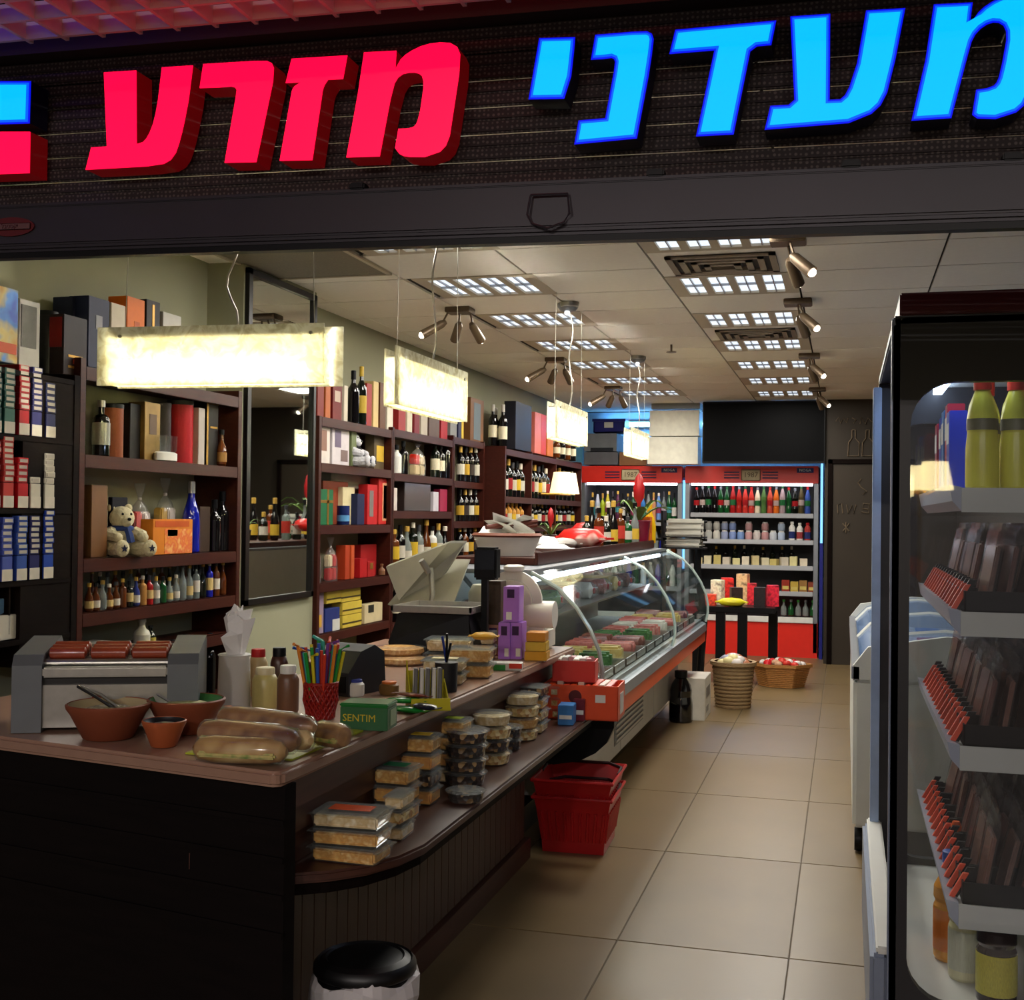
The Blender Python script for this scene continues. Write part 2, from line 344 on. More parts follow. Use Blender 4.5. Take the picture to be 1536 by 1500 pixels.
letter([(313,218),(410,212),(411,433),(440,425,1),(470,350,1),(487,203),(580,197),(567,300),(548,400,1),(520,490,1),(440,500),(258,510),(275,443),(322,440)], 0, 0, 'red glowing letter ayin, leftmost letter of the sign')
letter([(611,193),(760,184),(825,182,1),(820,245),(770,487),(675,489),(708,295),(714,258,1),(660,263),(600,265)], 0, 0, 'red glowing letter resh between ayin and zayin')
letter([(876,177),(1043,167),(1030,238),(985,240),(970,262,1),(965,300),(938,481),(840,483),(872,300),(878,262,1),(903,248),(858,250)], 0, 0, 'red glowing letter zayin with a flat top bar')
letter([(1093,158),(1190,153),(1187,207),(1210,165,1),(1290,126,1),(1385,130,1),(1378,225),(1362,330),(1345,450,1),(1275,472),(1205,472,1),(1186,445),(1196,387),(1225,386),(1250,380,1),(1262,330),(1276,235,1),(1250,215,1),(1190,225,1),(1172,300),(1140,470),(1040,473),(1075,280)], 0, 0, 'red glowing letter mem, the round one of the red word')
letter([(82,115),(190,112),(187,150),(178,230),(157,297),(50,299)], 768, 1, 'small blue glowing letter yod, shortest letter of the sign')
letter([(250,105),(360,96),(430,92,1),(420,165),(410,230),(375,416),(187,434),(200,362),(280,355),(306,215),(312,172,1),(275,178),(237,180)], 768, 1, 'blue glowing letter nun beside the short yod')
letter([(490,90),(793,62),(778,136),(735,140),(715,155),(665,404),(552,410),(607,152),(472,163)], 768, 1, 'blue glowing letter dalet with a long top bar')
letter([(835,50),(955,42),(953,300),(1000,300,1),(1035,190),(1062,32),(1180,25),(1150,180),(1115,330,1),(1010,370),(758,390),(775,318),(830,315),(847,300)], 768, 1, 'blue glowing letter ayin with two arms')
letter([(1265,14),(1382,8),(1374,72),(1410,20,1),(1500,-25,1),(1610,-20,1),(1588,80),(1570,200),(1545,330,1),(1450,358),(1395,356),(1380,345),(1392,270),(1425,265),(1455,255,1),(1470,190),(1490,85,1),(1445,60,1),(1385,100,1),(1365,175),(1318,355),(1198,363),(1240,180)], 768, 1, 'blue glowing letter mem at the right edge, cut by the frame')
letter([(-90,244),(94,244),(90,371),(-90,376)], 0, 1, 'blue glowing square left of the red word', 'sign_square')
letter([(-90,396),(92,396),(90,520),(-90,526)], 0, 0, 'red glowing square under the blue one', 'sign_square')
# open-cell mall ceiling in front of the sign
cg = struct(ob('ceiling_mall', MB().box(-3.5, 2, -4, 2.06, 3.0, 3.05).mesh(), M('mall_void_black', (7, 6, 6), .9, var=.05, ior=1.1)))
gm = M('egg_crate_grid', (214, 190, 190), .6, var=.05)
gz = 2.388
bx = MB().box(-2.6, 1.8, -.004, .004, 0, .035).mesh(); by = MB().box(-.004, .004, -.45, .45, 0, .035).mesh()
R_ = (0, .020, 0)
for nm, x0, x1, col, s_, lab in (('added_red_glow', -1.30, .1, (255, 20, 40), 4.5, 'unseen red tube added above the mall ceiling grid to tint it'), ('added_blue_glow', -2.3, -1.55, (60, 30, 255), 7, 'unseen blue tube added above the grid at the far left to tint it')):  # unseen tubes added to colour the ceiling grid red and blue
    t = thing('added_glow_tube', lab, 'added light', (0, 1.78, 2.72)); ob('tube', MB().tube([(x0, 0, 0), (x1, 0, 0)], .012, 8).mesh('n', True), emis(nm, col, s_), t)
    for x in (x0+.1, x1-.1): ob('hanger', MB().tube([(x, 0, 0), (x, 0, .28)], .004, 6).mesh(), GREY, t)
for k in range(11): ob('grid_bar', bx, gm, cg, (-.2, 2.08-.085*k, gz+tilt(-.2)), R_)
for k in range(46): ob('grid_bar', by, gm, cg, (-2.3+.085*k, 1.65, gz+tilt(-2.3+.085*k)))

for k, (x, y) in enumerate([(-1.8, -3.2), (-.2, -3.4), (1.4, -3.2)]):  # unseen lamps added to light sign, shutter and counter from the front
    t = thing('added_downlight', '%s unseen downlight added behind the viewer to light the shop front' % ('left', 'middle', 'right')[k], 'downlight', (x, y, 2.995)); ob('ring', MB().lathe([(.1, -.02), (.11, 0), (.08, 0)], 20).mesh('r', True), GREY, t); ob('lens', MB().lathe([(.085, -.024), (.085, -.021)], 20).mesh(), emis('added_fill_lens', (255, 236, 220), 6), t)
    l = bpy.data.lights.new('added_fill_lamp', 'AREA'); l.shape = 'DISK'; l.size = .16; l.energy = 66.0; l.color = (1, .9, .86); lo = bpy.data.objects.new('added_fill_lamp', l); COL.objects.link(lo); lo.location = (0, 0, -.03); lo.parent = t
# ---------------------------------------------------------------- ceiling lights, vents, spots
LF = M('light_frame', (190, 178, 158), .6, var=.03)
LD = M('louvre_light', (220, 228, 235), .3, var=0, emit=(214, 226, 240), es=.72)
LS = M('louvre_slat', (150, 152, 156), .3, .5, var=.05)
def lightframe():
    b = MB(); b.box(-.32, .32, -.272, -.225, 0, .02); b.box(-.32, .32, .225, .272, 0, .02)
    for x0, x1 in ((-.32, -.25), (-.155, -.115), (-.02, .02), (.115, .155), (.25, .32)): b.box(x0, x1, -.225, .225, 0, .02)
    return b.mesh()
lfm = lightframe(); ldm = MB().box(-.047, .047, -.224, .224, .012, .018).mesh()
lsm = MB().box(-.047, .047, -.003, .003, 0, .012).box(-.003, .003, -.224, .224, .002, .012).mesh()
RN = ['first', 'second', 'third', 'fourth', 'fifth', 'sixth', 'seventh']
for i, (x, y) in enumerate(LIGHTS):
    t = thing('ceiling_light', '%s louvred ceiling light from the shop front, in the row over the %s' % (RN[i % 7], 'aisle' if x > -1 else 'counter'), 'ceiling light', (x, y, ZC-.002), 0, 'recessed ceiling lights')
    ob('frame', lfm, LF, t)
    for k, cx in enumerate((-.2025, -.0675, .0675, .2025)):
        d = ob('diffuser', ldm, LD, t, (cx, 0, 0)); ob('louvre', lsm, LS, d)
    l = bpy.data.lights.new('panel_lamp', 'AREA'); l.shape = 'RECTANGLE'; l.size = .5; l.size_y = .42; l.energy = PANEL_W; l.color = (1, .95, .86)
    lo = bpy.data.objects.new('panel_lamp', l); COL.objects.link(lo); lo.location = (0, 0, -.012); lo.parent = t
vm = M('vent_grey', (150, 138, 122), .6, .2, var=.05); vd = M('vent_dark', (44, 38, 32), .8)
for i, (x, y) in enumerate(VENTS):
    t = thing('ceiling_vent', ('larger square air vent with dark slots nearer the shop front', 'farther air vent with dark slots over the aisle')[i], 'vent', (x, y, ZC-.002))
    ob('backing', MB().box(-.25, .25, -.2, .2, 0, .004).mesh(), vd, t, (0, 0, -.004))
    for k in range(4):
        a = .25-.055*k; b_ = .2-.045*k; ob('ring', MB().box(-a, a, -b_, -b_+.026, -.012-.004*k, -.004).box(-a, a, b_-.026, b_, -.012-.004*k, -.004).box(-a, -a+.03, -b_, b_, -.012-.004*k, -.004).box(a-.03, a, -b_, b_, -.012-.004*k, -.004).mesh(), vm, t)
t = thing('return_grille', 'wide perforated grey air grille in the ceiling above the mirror', 'vent', (-2.5, 5.05, ZC-.003))
ob('plate', MB().box(-.3, .3, -.5, .5, -.008, 0, .003).mesh(), M('grille_grey', (120, 112, 98), .7, var=.15, scale=90), t)
ob('edge_strip', MB().box(-.32, -.3, -.52, .52, -.012, 0).box(.3, .32, -.52, .52, -.012, 0).box(-.32, .32, -.52, -.5, -.012, 0).box(-.32, .32, .5, .52, -.012, 0).mesh(), LF, t)
SPM = M('spot_bronze', (96, 80, 62), .4, .5, var=.1); BULB = emis('spot_bulb', (255, 240, 214), 9)
def spot(x, y, label, heads, rz=0):
    t = thing('spot_cluster', label, 'spotlight', (x, y, ZC), rz, 'ceiling spot clusters')
    ob('plate', MB().box(-.075, .075, -.06, .06, -.032, 0, .004).mesh(), SPM, t)
    for hx, hy, dx, dy in heads:
        p = Vector((hx, hy, -.03)); q = p+Vector((dx*.3, dy*.3, -.07)); e = q+Vector((dx, dy, -.07))
        h = ob('spot_head', MB().tube([q-(e-q)*.2, q, e], 0, 10, [.014, .024, .028]).mesh('h', True), SPM, t)
        ob('arm', MB().tube([p, q], .006, 6).mesh(), SPM, h)
        ob('bulb', MB().ball(e, .019, u=8, v=6).mesh('b', True), BULB, h)
H3 = [(-.06, -.04, -.1, -.06), (0, 0, -.05, .08), (.055, .03, .02, .1)]
H2 = [(.01, -.03, .07, -.03), (.0, .04, .03, .1)]
for i, (px, py) in enumerate([(1182, 362), (1197, 455), (1214, 535), (1226, 585)]):
    p = at(px, py, Z=2.63); spot(p.x, p.y, '%s spot cluster from the shop front along the aisle light row' % RN[i], H2)
for i, (px, py) in enumerate([(690, 467), (834, 541), (920, 583)]):
    p = at(px, py, Z=2.63); spot(p.x, p.y, ('two-armed bronze spot cluster above the second pendant', 'bronze spot cluster above the deli case middle', 'farthest bronze spot cluster left of the white cartons')[i], H3)
for i, (px, py) in enumerate([(852, 458), (957, 537)]):
    p = at(px, py, Z=2.64); t = thing('detector', ('round silver ceiling sensor near the third left light', 'round silver ceiling sensor farther back')[i], 'sensor', p)
    ob('dome', MB().lathe([(.06, .01), (.06, -.01), (.045, -.03), (.02, -.04)], 14).mesh('d', True), GREY, t); ob('lamp_eye', MB().ball((0, -.02, -.045), .016).mesh('d', True), emis('white_eye', (235, 235, 235), 1.2), t)
p = at(1007, 519, Z=2.64); t = thing('sprinkler', 'small dark sprinkler head in the ceiling between the light rows', 'sprinkler', p)
ob('stem', MB().tube([(0, 0, .01), (0, 0, -.04)], .008, 6).mesh(), SPM, t); ob('deflector', MB().lathe([(.035, -.045), (.035, -.04)], 10).mesh(), SPM, t)

# ---------------------------------------------------------------- pendants: two marbled glass sheets with a tube between
def marble():
    m = bpy.data.materials.new('marbled_glass'); m.use_nodes = True; N = m.node_tree.nodes; L = m.node_tree.links; N.remove(N['Principled BSDF'])
    tc = N.new('ShaderNodeTexCoord'); nz = N.new('ShaderNodeTexNoise'); nz.inputs['Scale'].default_value = 16; nz.inputs['Detail'].default_value = 8; nz.inputs['Distortion'].default_value = 2.2
    L.new(tc.outputs['Object'], nz.inputs['Vector']); r = N.new('ShaderNodeValToRGB'); r.color_ramp.elements[0].position = .38; r.color_ramp.elements[1].position = .6
    r.color_ramp.elements[0].color = (*lin((206, 200, 172)), 1); r.color_ramp.elements[1].color = (*lin((246, 246, 232)), 1); L.new(nz.outputs['Fac'], r.inputs[0])
    d = N.new('ShaderNodeBsdfDiffuse'); tl = N.new('ShaderNodeBsdfTranslucent'); gl = N.new('ShaderNodeBsdfGlossy'); gl.inputs['Roughness'].default_value = .1
    L.new(r.outputs[0], d.inputs[0]); L.new(r.outputs[0], tl.inputs[0])
    a = N.new('ShaderNodeMixShader'); a.inputs[0].default_value = .6; L.new(d.outputs[0], a.inputs[1]); L.new(tl.outputs[0], a.inputs[2])
    b = N.new('ShaderNodeMixShader'); b.inputs[0].default_value = .05; L.new(a.outputs[0], b.inputs[1]); L.new(gl.outputs[0], b.inputs[2])
    L.new(b.outputs[0], N['Material Output'].inputs['Surface']); return m
MARB = marble(); TUBEM = emis('pendant_tube', (255, 247, 228), TUBE)
WIRE = M('clear_wire', (200, 196, 180), .3, .3, var=0); CORD = M('silver_cord', (220, 214, 200), .25, .4, var=0)
def pendant(c, rz, L, H, label, zt=ZC):
    """c = bottom centre; panels run along local x"""
    t = thing('pendant_lamp', label, 'pendant lamp', c, rz, 'glass pendant lamps over the counter')
    g = .028
    gm_ = MB().box(-L/2, L/2, -.003, .003, 0, H, .001).mesh()
    f = ob('glass_panel', gm_, MARB, t, (-.02, -g, .004)); b = ob('glass_panel', gm_, MARB, t, (.025, g, 0))
    for x in (-L*.42, L*.42): ob('clip', MB().tube([(x, -g-.008, H*.86), (x, g+.008, H*.86)], .006, 8).mesh(), STEEL, t)
    ob('lamp_tube', MB().tube([(-L*.38, 0, H*.3), (L*.38, 0, H*.3)], .012, 8).mesh('t', True), TUBEM, t)
    ob('added_bottom_baffle', MB().box(-L*.47, L*.47, -.024, .024, .006, .01).mesh(), MARB, t)  # added baffle closing the open bottom, dims the light on the counter
    for x in (-L*.475, L*.475): ob('added_end_baffle', MB().box(x-.002, x+.002, -.022, .022, .006, H*.84).mesh(), MARB, t)  # added baffles holding back light from the open ends
    ob('tube_rail', MB().box(-L*.46, L*.46, -.025, .025, H*.84, H*.88).mesh(), STEEL, t)  # rail widened to stop light leaking up onto the ceiling
    top = zt-c[2]
    for x in (-L*.42, L*.42): ob('suspension_wire', MB().tube([(x, 0, H*.88), (x*.95, 0, top)], .0014, 5).mesh(), WIRE, t)
    n = 16; ob('cord', MB().tube([(L*.06+.022*math.sin(k*1.05)*(1-k/n), .012*math.cos(k*.8), H*.88+(top-H*.88)*k/n) for k in range(n+1)], .004, 6).mesh('c', True), CORD, t)
    ob('ceiling_rose', MB().lathe([(.05, top-.025), (.055, top-.003)], 14).mesh('r', True), STEEL, t)
c = at(326, 580, Y=3.55); print('lamp1', c)
pendant((c.x, c.y, c.z), .07, .80, .195, 'largest glass pendant lamp, nearest the shop front over the sausage grill')
a, b = at(570, 605, X=-1.5), at(702, 622, X=-1.5); print('lamp2', a, b)
pendant((-1.5, (a.y+b.y)/2, a.z), PI/2, .8, .2, 'second glass pendant lamp, hanging over the counter middle')
a, b = at(820, 656, X=-1.5), at(880, 663, X=-1.5); print('lamp3', a, b)
pendant((-1.5, (a.y+b.y)/2, a.z), PI/2, .8, .2, 'third glass pendant lamp, hanging over the deli case')
a = at(955, 687, X=-1.5); print('lamp4', a)
pendant((-1.5, a.y, a.z), PI/2, .8, .2, 'farthest glass pendant lamp beside the white cartons')
# ================================================================ LEFT WALL: SHELVES AND STOCK
def shelf_unit(name, label, X0, X1, y0, y1, shelves, top, mat, zb=0., th=.035, posts=(), lip=.05, cat='shelving'):
    t = thing(name, label, cat, ((X0+X1)/2, (y0+y1)/2, zb)); ox, oy = (X0+X1)/2, (y0+y1)/2; hx, hy = (X1-X0)/2, (y1-y0)/2
    for s in (-1, 1): ob('side_panel', MB().box(-hx, hx, s*hy-.018, s*hy+.018, 0, top-zb, .002).mesh(), mat, t)
    for z in shelves: ob('shelf', MB().box(-hx, hx-.004, -hy+.018, hy-.018, z-zb-th, z-zb, .002).box(hx-.022, hx, -hy+.018, hy-.018, z-zb-lip, z-zb, .002).mesh(), mat, t)
    for y in posts: ob('divider', MB().box(-hx, hx-.003, y-oy-.011, y-oy+.011, 0, top-zb).mesh(), mat, t)
    return t
def lw(p0, p1, pt, z0, X, dx):
    y0 = at(p0, 750, X=X).y; y1 = at(p1, 750, X=X).y; z1 = at((p0+p1)/2, pt, X=X).z
    return Vector((X-dx/2, (y0+y1)/2, z0+.0005)), (dx, max(.01, y1-y0-.003), max(.02, z1-z0))
def lcarton(p0, p1, pt, z0, col, label, X=-2.79, dx=.08, name='gift_box', cat='box', group=None, panels=(), rz=0):
    loc, sz = lw(p0, p1, pt, z0, X, dx); m = col if not isinstance(col, tuple) else MC(col)
    return carton(name, loc, sz, m, label, cat, group, rz, panels)
def lbottle(px, pt, z0, kind, r, glass, cap, label, X=-2.82, paper=None, group=None, name='bottle', lz=None):
    p = at(px, 750, X=X); h = at(px, pt, X=X).z-z0
    return bottle(name, (X, p.y, z0+.0005), kind, max(h, .06), r, glass, cap, label, group, paper, lz=lz)
# --- cigarette rack
ORD = ['first', 'second', 'third', 'fourth', 'fifth', 'sixth', 'seventh', 'eighth', 'ninth', 'tenth', 'eleventh', 'twelfth', 'thirteenth', 'fourteenth', 'fifteenth', 'sixteenth', 'seventeenth', 'eighteenth', 'nineteenth', 'twentieth', 'last']
ZS = (1.035, 1.203, 1.454, 1.707)
rk = shelf_unit('cigarette_rack', 'near-black wooden rack of cigarette packs at the far left', XL, -2.75, 2.75, 3.855, (1.0,)+ZS[1:]+(1.93,), 1.95, WOODX, .9, .018, lip=.02)
ob('filler_panel', MB().box(-.112, .112, .255, .54, .0, 1.03).mesh(), WOODX, rk)
ob('back_board', MB().box(-.114, -.10, -.55, .55, 0, 1.04).mesh(), WOODX, rk)
PKW = MC((214, 206, 190)); PKW2 = MC((186, 178, 164))
cy = [at(x, 750, X=-2.76).y for x in (8, 30, 49, 70)]
cy = [cy[0]-.136, cy[0]-.068]+cy
for y in [(a+b)/2 for a, b in zip(cy, cy[1:])]: ob('divider', MB().box(-.1, .1, -.004, .004, 0, .9).mesh(), WOODX, rk, (0, y-3.3025, .12))
pkm = MB().box(-.044, .044, -.027, .027, 0, .0215, .0015).mesh(); upm = MB().box(-.012, .012, -.027, .027, 0, .086, .0015).mesh()
bandm = MB().box(0, .0012, -.0265, .0265, 0, .04).mesh(); stripm = MB().box(0, .0012, -.02, .02, .005, .0165).mesh()
RACK = {3: [(44, 96, 88), (40, 90, 84), (44, 96, 88), (170, 30, 36), (44, 44, 96), (34, 38, 84)], 2: [(170, 40, 40), (150, 50, 50), (186, 60, 56), (178, 26, 34), (206, 200, 184), (206, 200, 184)],
        1: [(72, 84, 160), (72, 84, 160), (76, 90, 168), (56, 84, 160), (40, 40, 92), (30, 60, 150)], 0: [(110, 150, 190)]*6}
CNT = {3: [7, 7, 7, 8, 8, 5], 2: [8, 7, 8, 4, 1, 5], 1: [6, 6, 6, 7, 7, 8]}
CNM = {(44,96,88): 'green', (40,90,84): 'green', (170,30,36): 'red', (44,44,96): 'navy', (34,38,84): 'navy', (170,40,40): 'red', (150,50,50): 'red', (186,60,56): 'red', (178,26,34): 'red', (206,200,184): 'white', (72,84,160): 'violet blue', (76,90,168): 'violet blue', (56,84,160): 'blue', (40,40,92): 'navy', (30,60,150): 'blue'}
RWN = {3: 'top rack row', 2: 'second rack row', 1: 'third rack row'}
for r in (3, 2, 1):
    for c in range(6):
        col = RACK[r][c]; y = cy[c]; z = ZS[r]+.001; X = -2.79
        m = MC(col, .35); lb = '%s cigarette pack in the %s' % (CNM[col], RWN[r]); g = '%s packs, rack %s' % (CNM[col], RWN[r])
        t = thing('cigarette_pack', '%s cigarette pack upright at the foot of the %s stack, %s' % (CNM[col], ORD[c], RWN[r]), 'cigarette pack', (X+.03, y, z), 0, g+' upright'); ob('pack_box', upm, m, t); ob('warning_panel', bandm, PKW, t, (.0122, 0, .001))
        for k in range(CNT[r][c]):
            q = thing('cigarette_pack', '%s cigarette pack, %s up in the %s stack, %s' % (CNM[col], ORD[k], ORD[c], RWN[r]), 'cigarette pack', (X-.002+random.uniform(-.003, .003), y+random.uniform(-.001, .001), z+.088+k*.0218 if CNT[r][c]*.0218+.09 < .24 else z+.088+k*.0195), 0, g)
            ob('pack_box', pkm, m, q, scale=(1, 1, 1 if CNT[r][c]*.0218+.09 < .24 else .88)); ob('pack_edge', stripm, PKW2, q, (.0442, 0, 0))
for k, (px, py, col, rot, w) in enumerate([(6, 905, (206,200,186), 0, .06), (24, 905, (214,208,192), 0, .06), (40, 900, (206,200,186), 0, .055), (56, 900, (36, 60, 150), 0, .05), (70, 908, (44, 40, 70), 0, .045), (8, 890, (120,160,196), .2, .07), (42, 880, (110,150,192), 0, .06), (66, 882, (120,150,190), -.1, .06), (26, 870, (196,190,176), .6, .05), (-14, 900, (196,190,176), 0, .06), (-16, 880, (120,160,196), 0, .06)]):
    p = at(px, py+30, X=-2.77); z = 1.002 if py > 893 else 1.09
    carton('cigarette_carton', (-2.78-.004*k, p.y, z), (.03, w, .085 if z < 1.05 else .05), MC(col), ['white carton at the left of the jumbled bottom row', 'tallest white carton in the jumbled bottom row', 'white carton beside the tall one in the bottom row', 'blue and white carton in the bottom row', 'dark carton at the right end of the bottom row', 'light blue carton lying over the bottom row, left', 'light blue carton standing above the white cartons', 'light blue carton lying at the right over the bottom row', 'white carton tipped on edge above the bottom row', 'white carton by the picture edge in the bottom row', 'light blue carton by the picture edge, bottom row'][k], 'carton', rz=0, rx=rot)
# --- things on top of the rack
Z0 = 1.951
lcarton(-26, 23, 428, Z0, ramp_mat('beach_print', [(30, 80, 190), (70, 140, 220), (230, 210, 130), (226, 170, 60), (40, 80, 180)], 9), 'blue and yellow beach-print box on the cigarette rack', -2.76, .03, 'poster_box', panels=[('+x', .05, .95, .12, .26, MC((214, 92, 50)), 'lettering_band')])
loc, sz = lw(24, 56, 450, Z0, -2.80, .02); t = thing('picture_frame', 'pale picture frame with dark centre beside the beach box', 'picture frame', loc)
ob('frame', boxm(.02, sz[1], sz[2]), MC((150, 146, 138)), t); ob('picture', MB().box(.0102, .013, -sz[1]*.42, sz[1]*.3, sz[2]*.3, sz[2]*.92).mesh(), M('grey_drawing', (74, 72, 66), .7, var=.3, scale=30), t)
loc, sz = lw(70, 90, 466, Z0, -2.83, .08); can('whisky_tube', loc, sz[2], .04, MC((20, 18, 20)), BLK, 'slim black bottle tube behind the picture frame', None, 'tube')
lcarton(91, 127, 474, Z0, (34, 20, 22), 'tall black and dark red spirit box at the rack corner', -2.78, .08, 'spirit_box', panels=[('-y', .1, .9, .45, .95, MC((120, 22, 26)), 'red_panel'), ('+x', .2, .8, .3, .34, GOLD, 'gold_line'), ('+x', .2, .8, .12, .16, GOLD, 'gold_line'), ('+x', .4, .6, .2, .28, MC((150, 40, 24)), 'emblem')])
# --- unit 1
shelf_unit('wall_shelf', 'dark wooden wall shelf left of the mirror', XL, -2.75, 3.89, 5.1, (.89, 1.06, 1.265, 1.66, 1.99), 2.02, WOOD, .45, .03, (4.52,)[:0])
T1 = 2.0
for a in [(128, 160, 446, (28, 34, 64), 'navy blue spirit box with a small crest on the shelf top', [('+x', .35, .65, .55, .75, MC((150, 150, 160)), 'crest')], -2.80),
          (162, 184, 455, (206, 196, 176), 'white spirit box between the navy and orange ones', [], -2.80), (186, 213, 446, (216, 110, 24), 'bright orange spirit box on the shelf top', [('+x', .4, .7, .5, .7, MC((180, 84, 20)), 'emblem')], -2.80),
          (215, 236, 450, (36, 30, 26), 'black spirit box with gold stripe on the shelf top', [('+x', .42, .58, .3, .95, GOLD, 'gold_stripe')], -2.80), (240, 268, 470, (190, 186, 176), 'low white patterned box right of the black one', [], -2.80),
          (104, 126, 446, (24, 28, 52), 'dark navy box behind the red and black box', [], -2.86)]:
    lcarton(a[0], a[1], a[2], T1, a[3], a[4], a[6], .09, 'spirit_box', panels=a[5])
Z = 1.661; FRONT = -2.785
lbottle(150, 601, Z, 'spirit', .034, GD, M('silver_cap', (190, 190, 184), .3, .7, var=0), 'dark square-shouldered bottle with silver label on the top shelf', -2.80, M('silver_label', (176, 176, 164), .3, .5, var=.2, scale=40), lz=(.2, .6))
loc, sz = lw(166, 190, 606, Z, -2.82, .08); can('whisky_tube', loc, sz[2], .048, MC((138, 70, 36)), BLK, 'orange-brown bottle tube with round badge on the shelf', None, 'tube')
lcarton(193, 213, 606, Z, (22, 20, 20), 'black spirit box between the brown tube and gold box', -2.82, .07, 'spirit_box')
lcarton(215, 239, 604, Z, M('brass_card', (142, 112, 58), .35, .4, var=.25, scale=20), 'gold spirit box standing on the upper shelf', -2.80, .08, 'spirit_box', panels=[('+x', .3, .75, .45, .8, MC((96, 76, 60)), 'picture')])
loc, sz = lw(240, 262, 604, Z, -2.82, .08); can('whisky_tube', loc, sz[2], .045, MC((34, 24, 20)), MC((40, 30, 26)), 'dark brown bottle tube with gold lettering', None, 'tube')
t = COL.objects[-1].parent if False else None
loc, sz = lw(264, 296, 600, Z, -2.82, .08); can('whisky_tube', loc, sz[2], .058, MC((168, 26, 34)), BLK, 'wide red bottle tube with black lid', None, 'tube')
lcarton(296, 306, 612, Z, (180, 170, 160), 'narrow pale box beside the red tube', -2.79, .03, 'spirit_box')
lcarton(308, 326, 602, Z, (26, 22, 20), 'black spirit box edged in gold at the shelf end', -2.80, .08, 'spirit_box', panels=[('+x', 0, .14, 0, 1, GOLD, 'gold_edge'), ('+x', 0, 1, .95, 1, GOLD, 'gold_edge'), ('+x', .3, .9, .58, .61, GOLD, 'gold_line')])
lbottle(331, 645, Z, 'squat', .025, GA, BLK, 'small amber bottle at the right end of the upper shelf', -2.79, MC((150, 110, 60)))
p = at(252, 750, X=-2.77); t = thing('glass_set', 'clear glass dish set on a white base, front of the upper shelf', 'glassware', (-2.785, p.y, Z))
ob('white_base', MB().lathe([(.05, 0), (.062, .004), (.062, .035), (.05, .04)], 18, sx=.5, sy=1.25).mesh('b', True), WHT, t)
for k in range(3): ob('glass_cup', MB().lathe([(.018, .04), (.024, .05), (.026, .11)], 12, cy=-.042+.042*k, close=False).mesh('g', True), CLEAR, t)
# shelf 2
Z = 1.266
lcarton(137, 162, 728, Z, M('brown_box_wood', (112, 74, 40), .5, var=.2, scale=8, stretch=(2, 2, .5)), 'tall brown wooden bottle case beside the bear', -2.81, .09, 'bottle_case', 'box')
lcarton(168, 192, 746, Z, (18, 20, 30), 'black presentation board behind the white bear', -2.84, .02, 'gift_board')
def bear(name, label, loc, s, rz, fur, scarf, dark):
    t = thing(name, label, 'teddy bear', loc, rz, None, (s, s, s))
    b = MB(); b.ball((0, 0, .07), .065, 1, 1, 1.05); b.ball((.01, 0, .165), .052, 1, 1.08, 1); b.ball((.05, 0, .152), .026); 
    for q in (-1, 1): b.ball((-.005, q*.042, .208), .019, .6, 1, 1); b.tube([(.02, q*.055, .105), (.05, q*.075, .09), (.085, q*.062, .082)], 0, 8, [.026, .027, .022]); b.ball((.085, q*.062, .082), .022); b.tube([(.02, q*.05, .035), (.08, q*.062, .03), (.125, q*.066, .032)], 0, 8, [.036, .034, .03]); b.ball((.13, q*.066, .036), .034, .6, 1, 1.1)
    bo = ob('body', b.mesh('bear', True), fur, t)
    ob('nose', MB().ball((.075, 0, .16), .008, .7, 1.2, .9).mesh(), BLK, t)
    for q in (-1, 1):
        ob('eye', MB().ball((.054, q*.02, .182), .0055).mesh(), BLK, t)
        ob('foot_star', MB().prism([(.152, q*.066+.016*(1 if k % 2 == 0 else .45)*math.sin(k*PI/5), .036+.016*(1 if k % 2 == 0 else .45)*math.cos(k*PI/5)) for k in range(10)], (-.006, 0, 0)).mesh(), dark, t)
    ob('scarf', MB().lathe([(.05, .108), (.058, .114), (.058, .126), (.048, .132)], 14).tube([(.055, 0, .118), (.072, .004, .09), (.074, .01, .06)], 0, 6, [.014, .018, .02]).mesh('s', True), scarf, t)
p = at(200, 842, X=-2.76)
bear('teddy_bear', 'cream teddy bear in a blue scarf sitting on the shelf edge', (-2.83, p.y+.01, Z+.001), .93, -.45, M('cream_fur', (206, 196, 160), .95, var=.15, scale=50, bump=.9), M('blue_scarf', (40, 62, 120), .8), M('navy_star', (24, 28, 60), .8))
def cellobag(name, label, loc, w, d, h, mats, cat='gift bag'):
    t = thing(name, label, cat, loc); b = MB()
    n = 10; prof = [(1, 0), (1.05, .25), (.95, .5), (.6, .68), (.2, .76), (.16, .8), (.45, .95), (.5, 1)]
    b.lathe([(r, z*h) for r, z in prof], n, sx=d/2, sy=w/2, close=False); me = b.mesh('cello', True)
    ob('wrapper', me, CELLO, t); ob('ribbon', MB().lathe([(.19*d/2, .76*h), (.24*d/2, .78*h), (.19*d/2, .8*h)], 8).mesh(), mats[-1], t)
    k = 0
    for yy in (-.25, .22):
        for zz in (0, .3):
            ob('treat', MB().box(-d*.25, d*.25, w*(yy-.2), w*(yy+.2), h*(zz+.02), h*(zz+.3), .006).mesh(), mats[k % (len(mats)-1)], t); k += 1
p = at(215, 800, X=-2.88); cellobag('gift_bag', 'cellophane gift bag tied up behind the bear', (-2.90, p.y, Z+.001), .13, .08, .30, [MC((220, 206, 196)), MC((206, 90, 84)), MC((214, 190, 110)), MC((200, 196, 186))])
p = at(250, 800, X=-2.9); cellobag('gift_bag', 'cellophane gift bag behind the orange box', (-2.91, p.y, Z+.001), .14, .08, .33, [MC((226, 214, 204)), MC((196, 160, 80)), MC((214, 200, 160)), MC((206, 200, 190))])
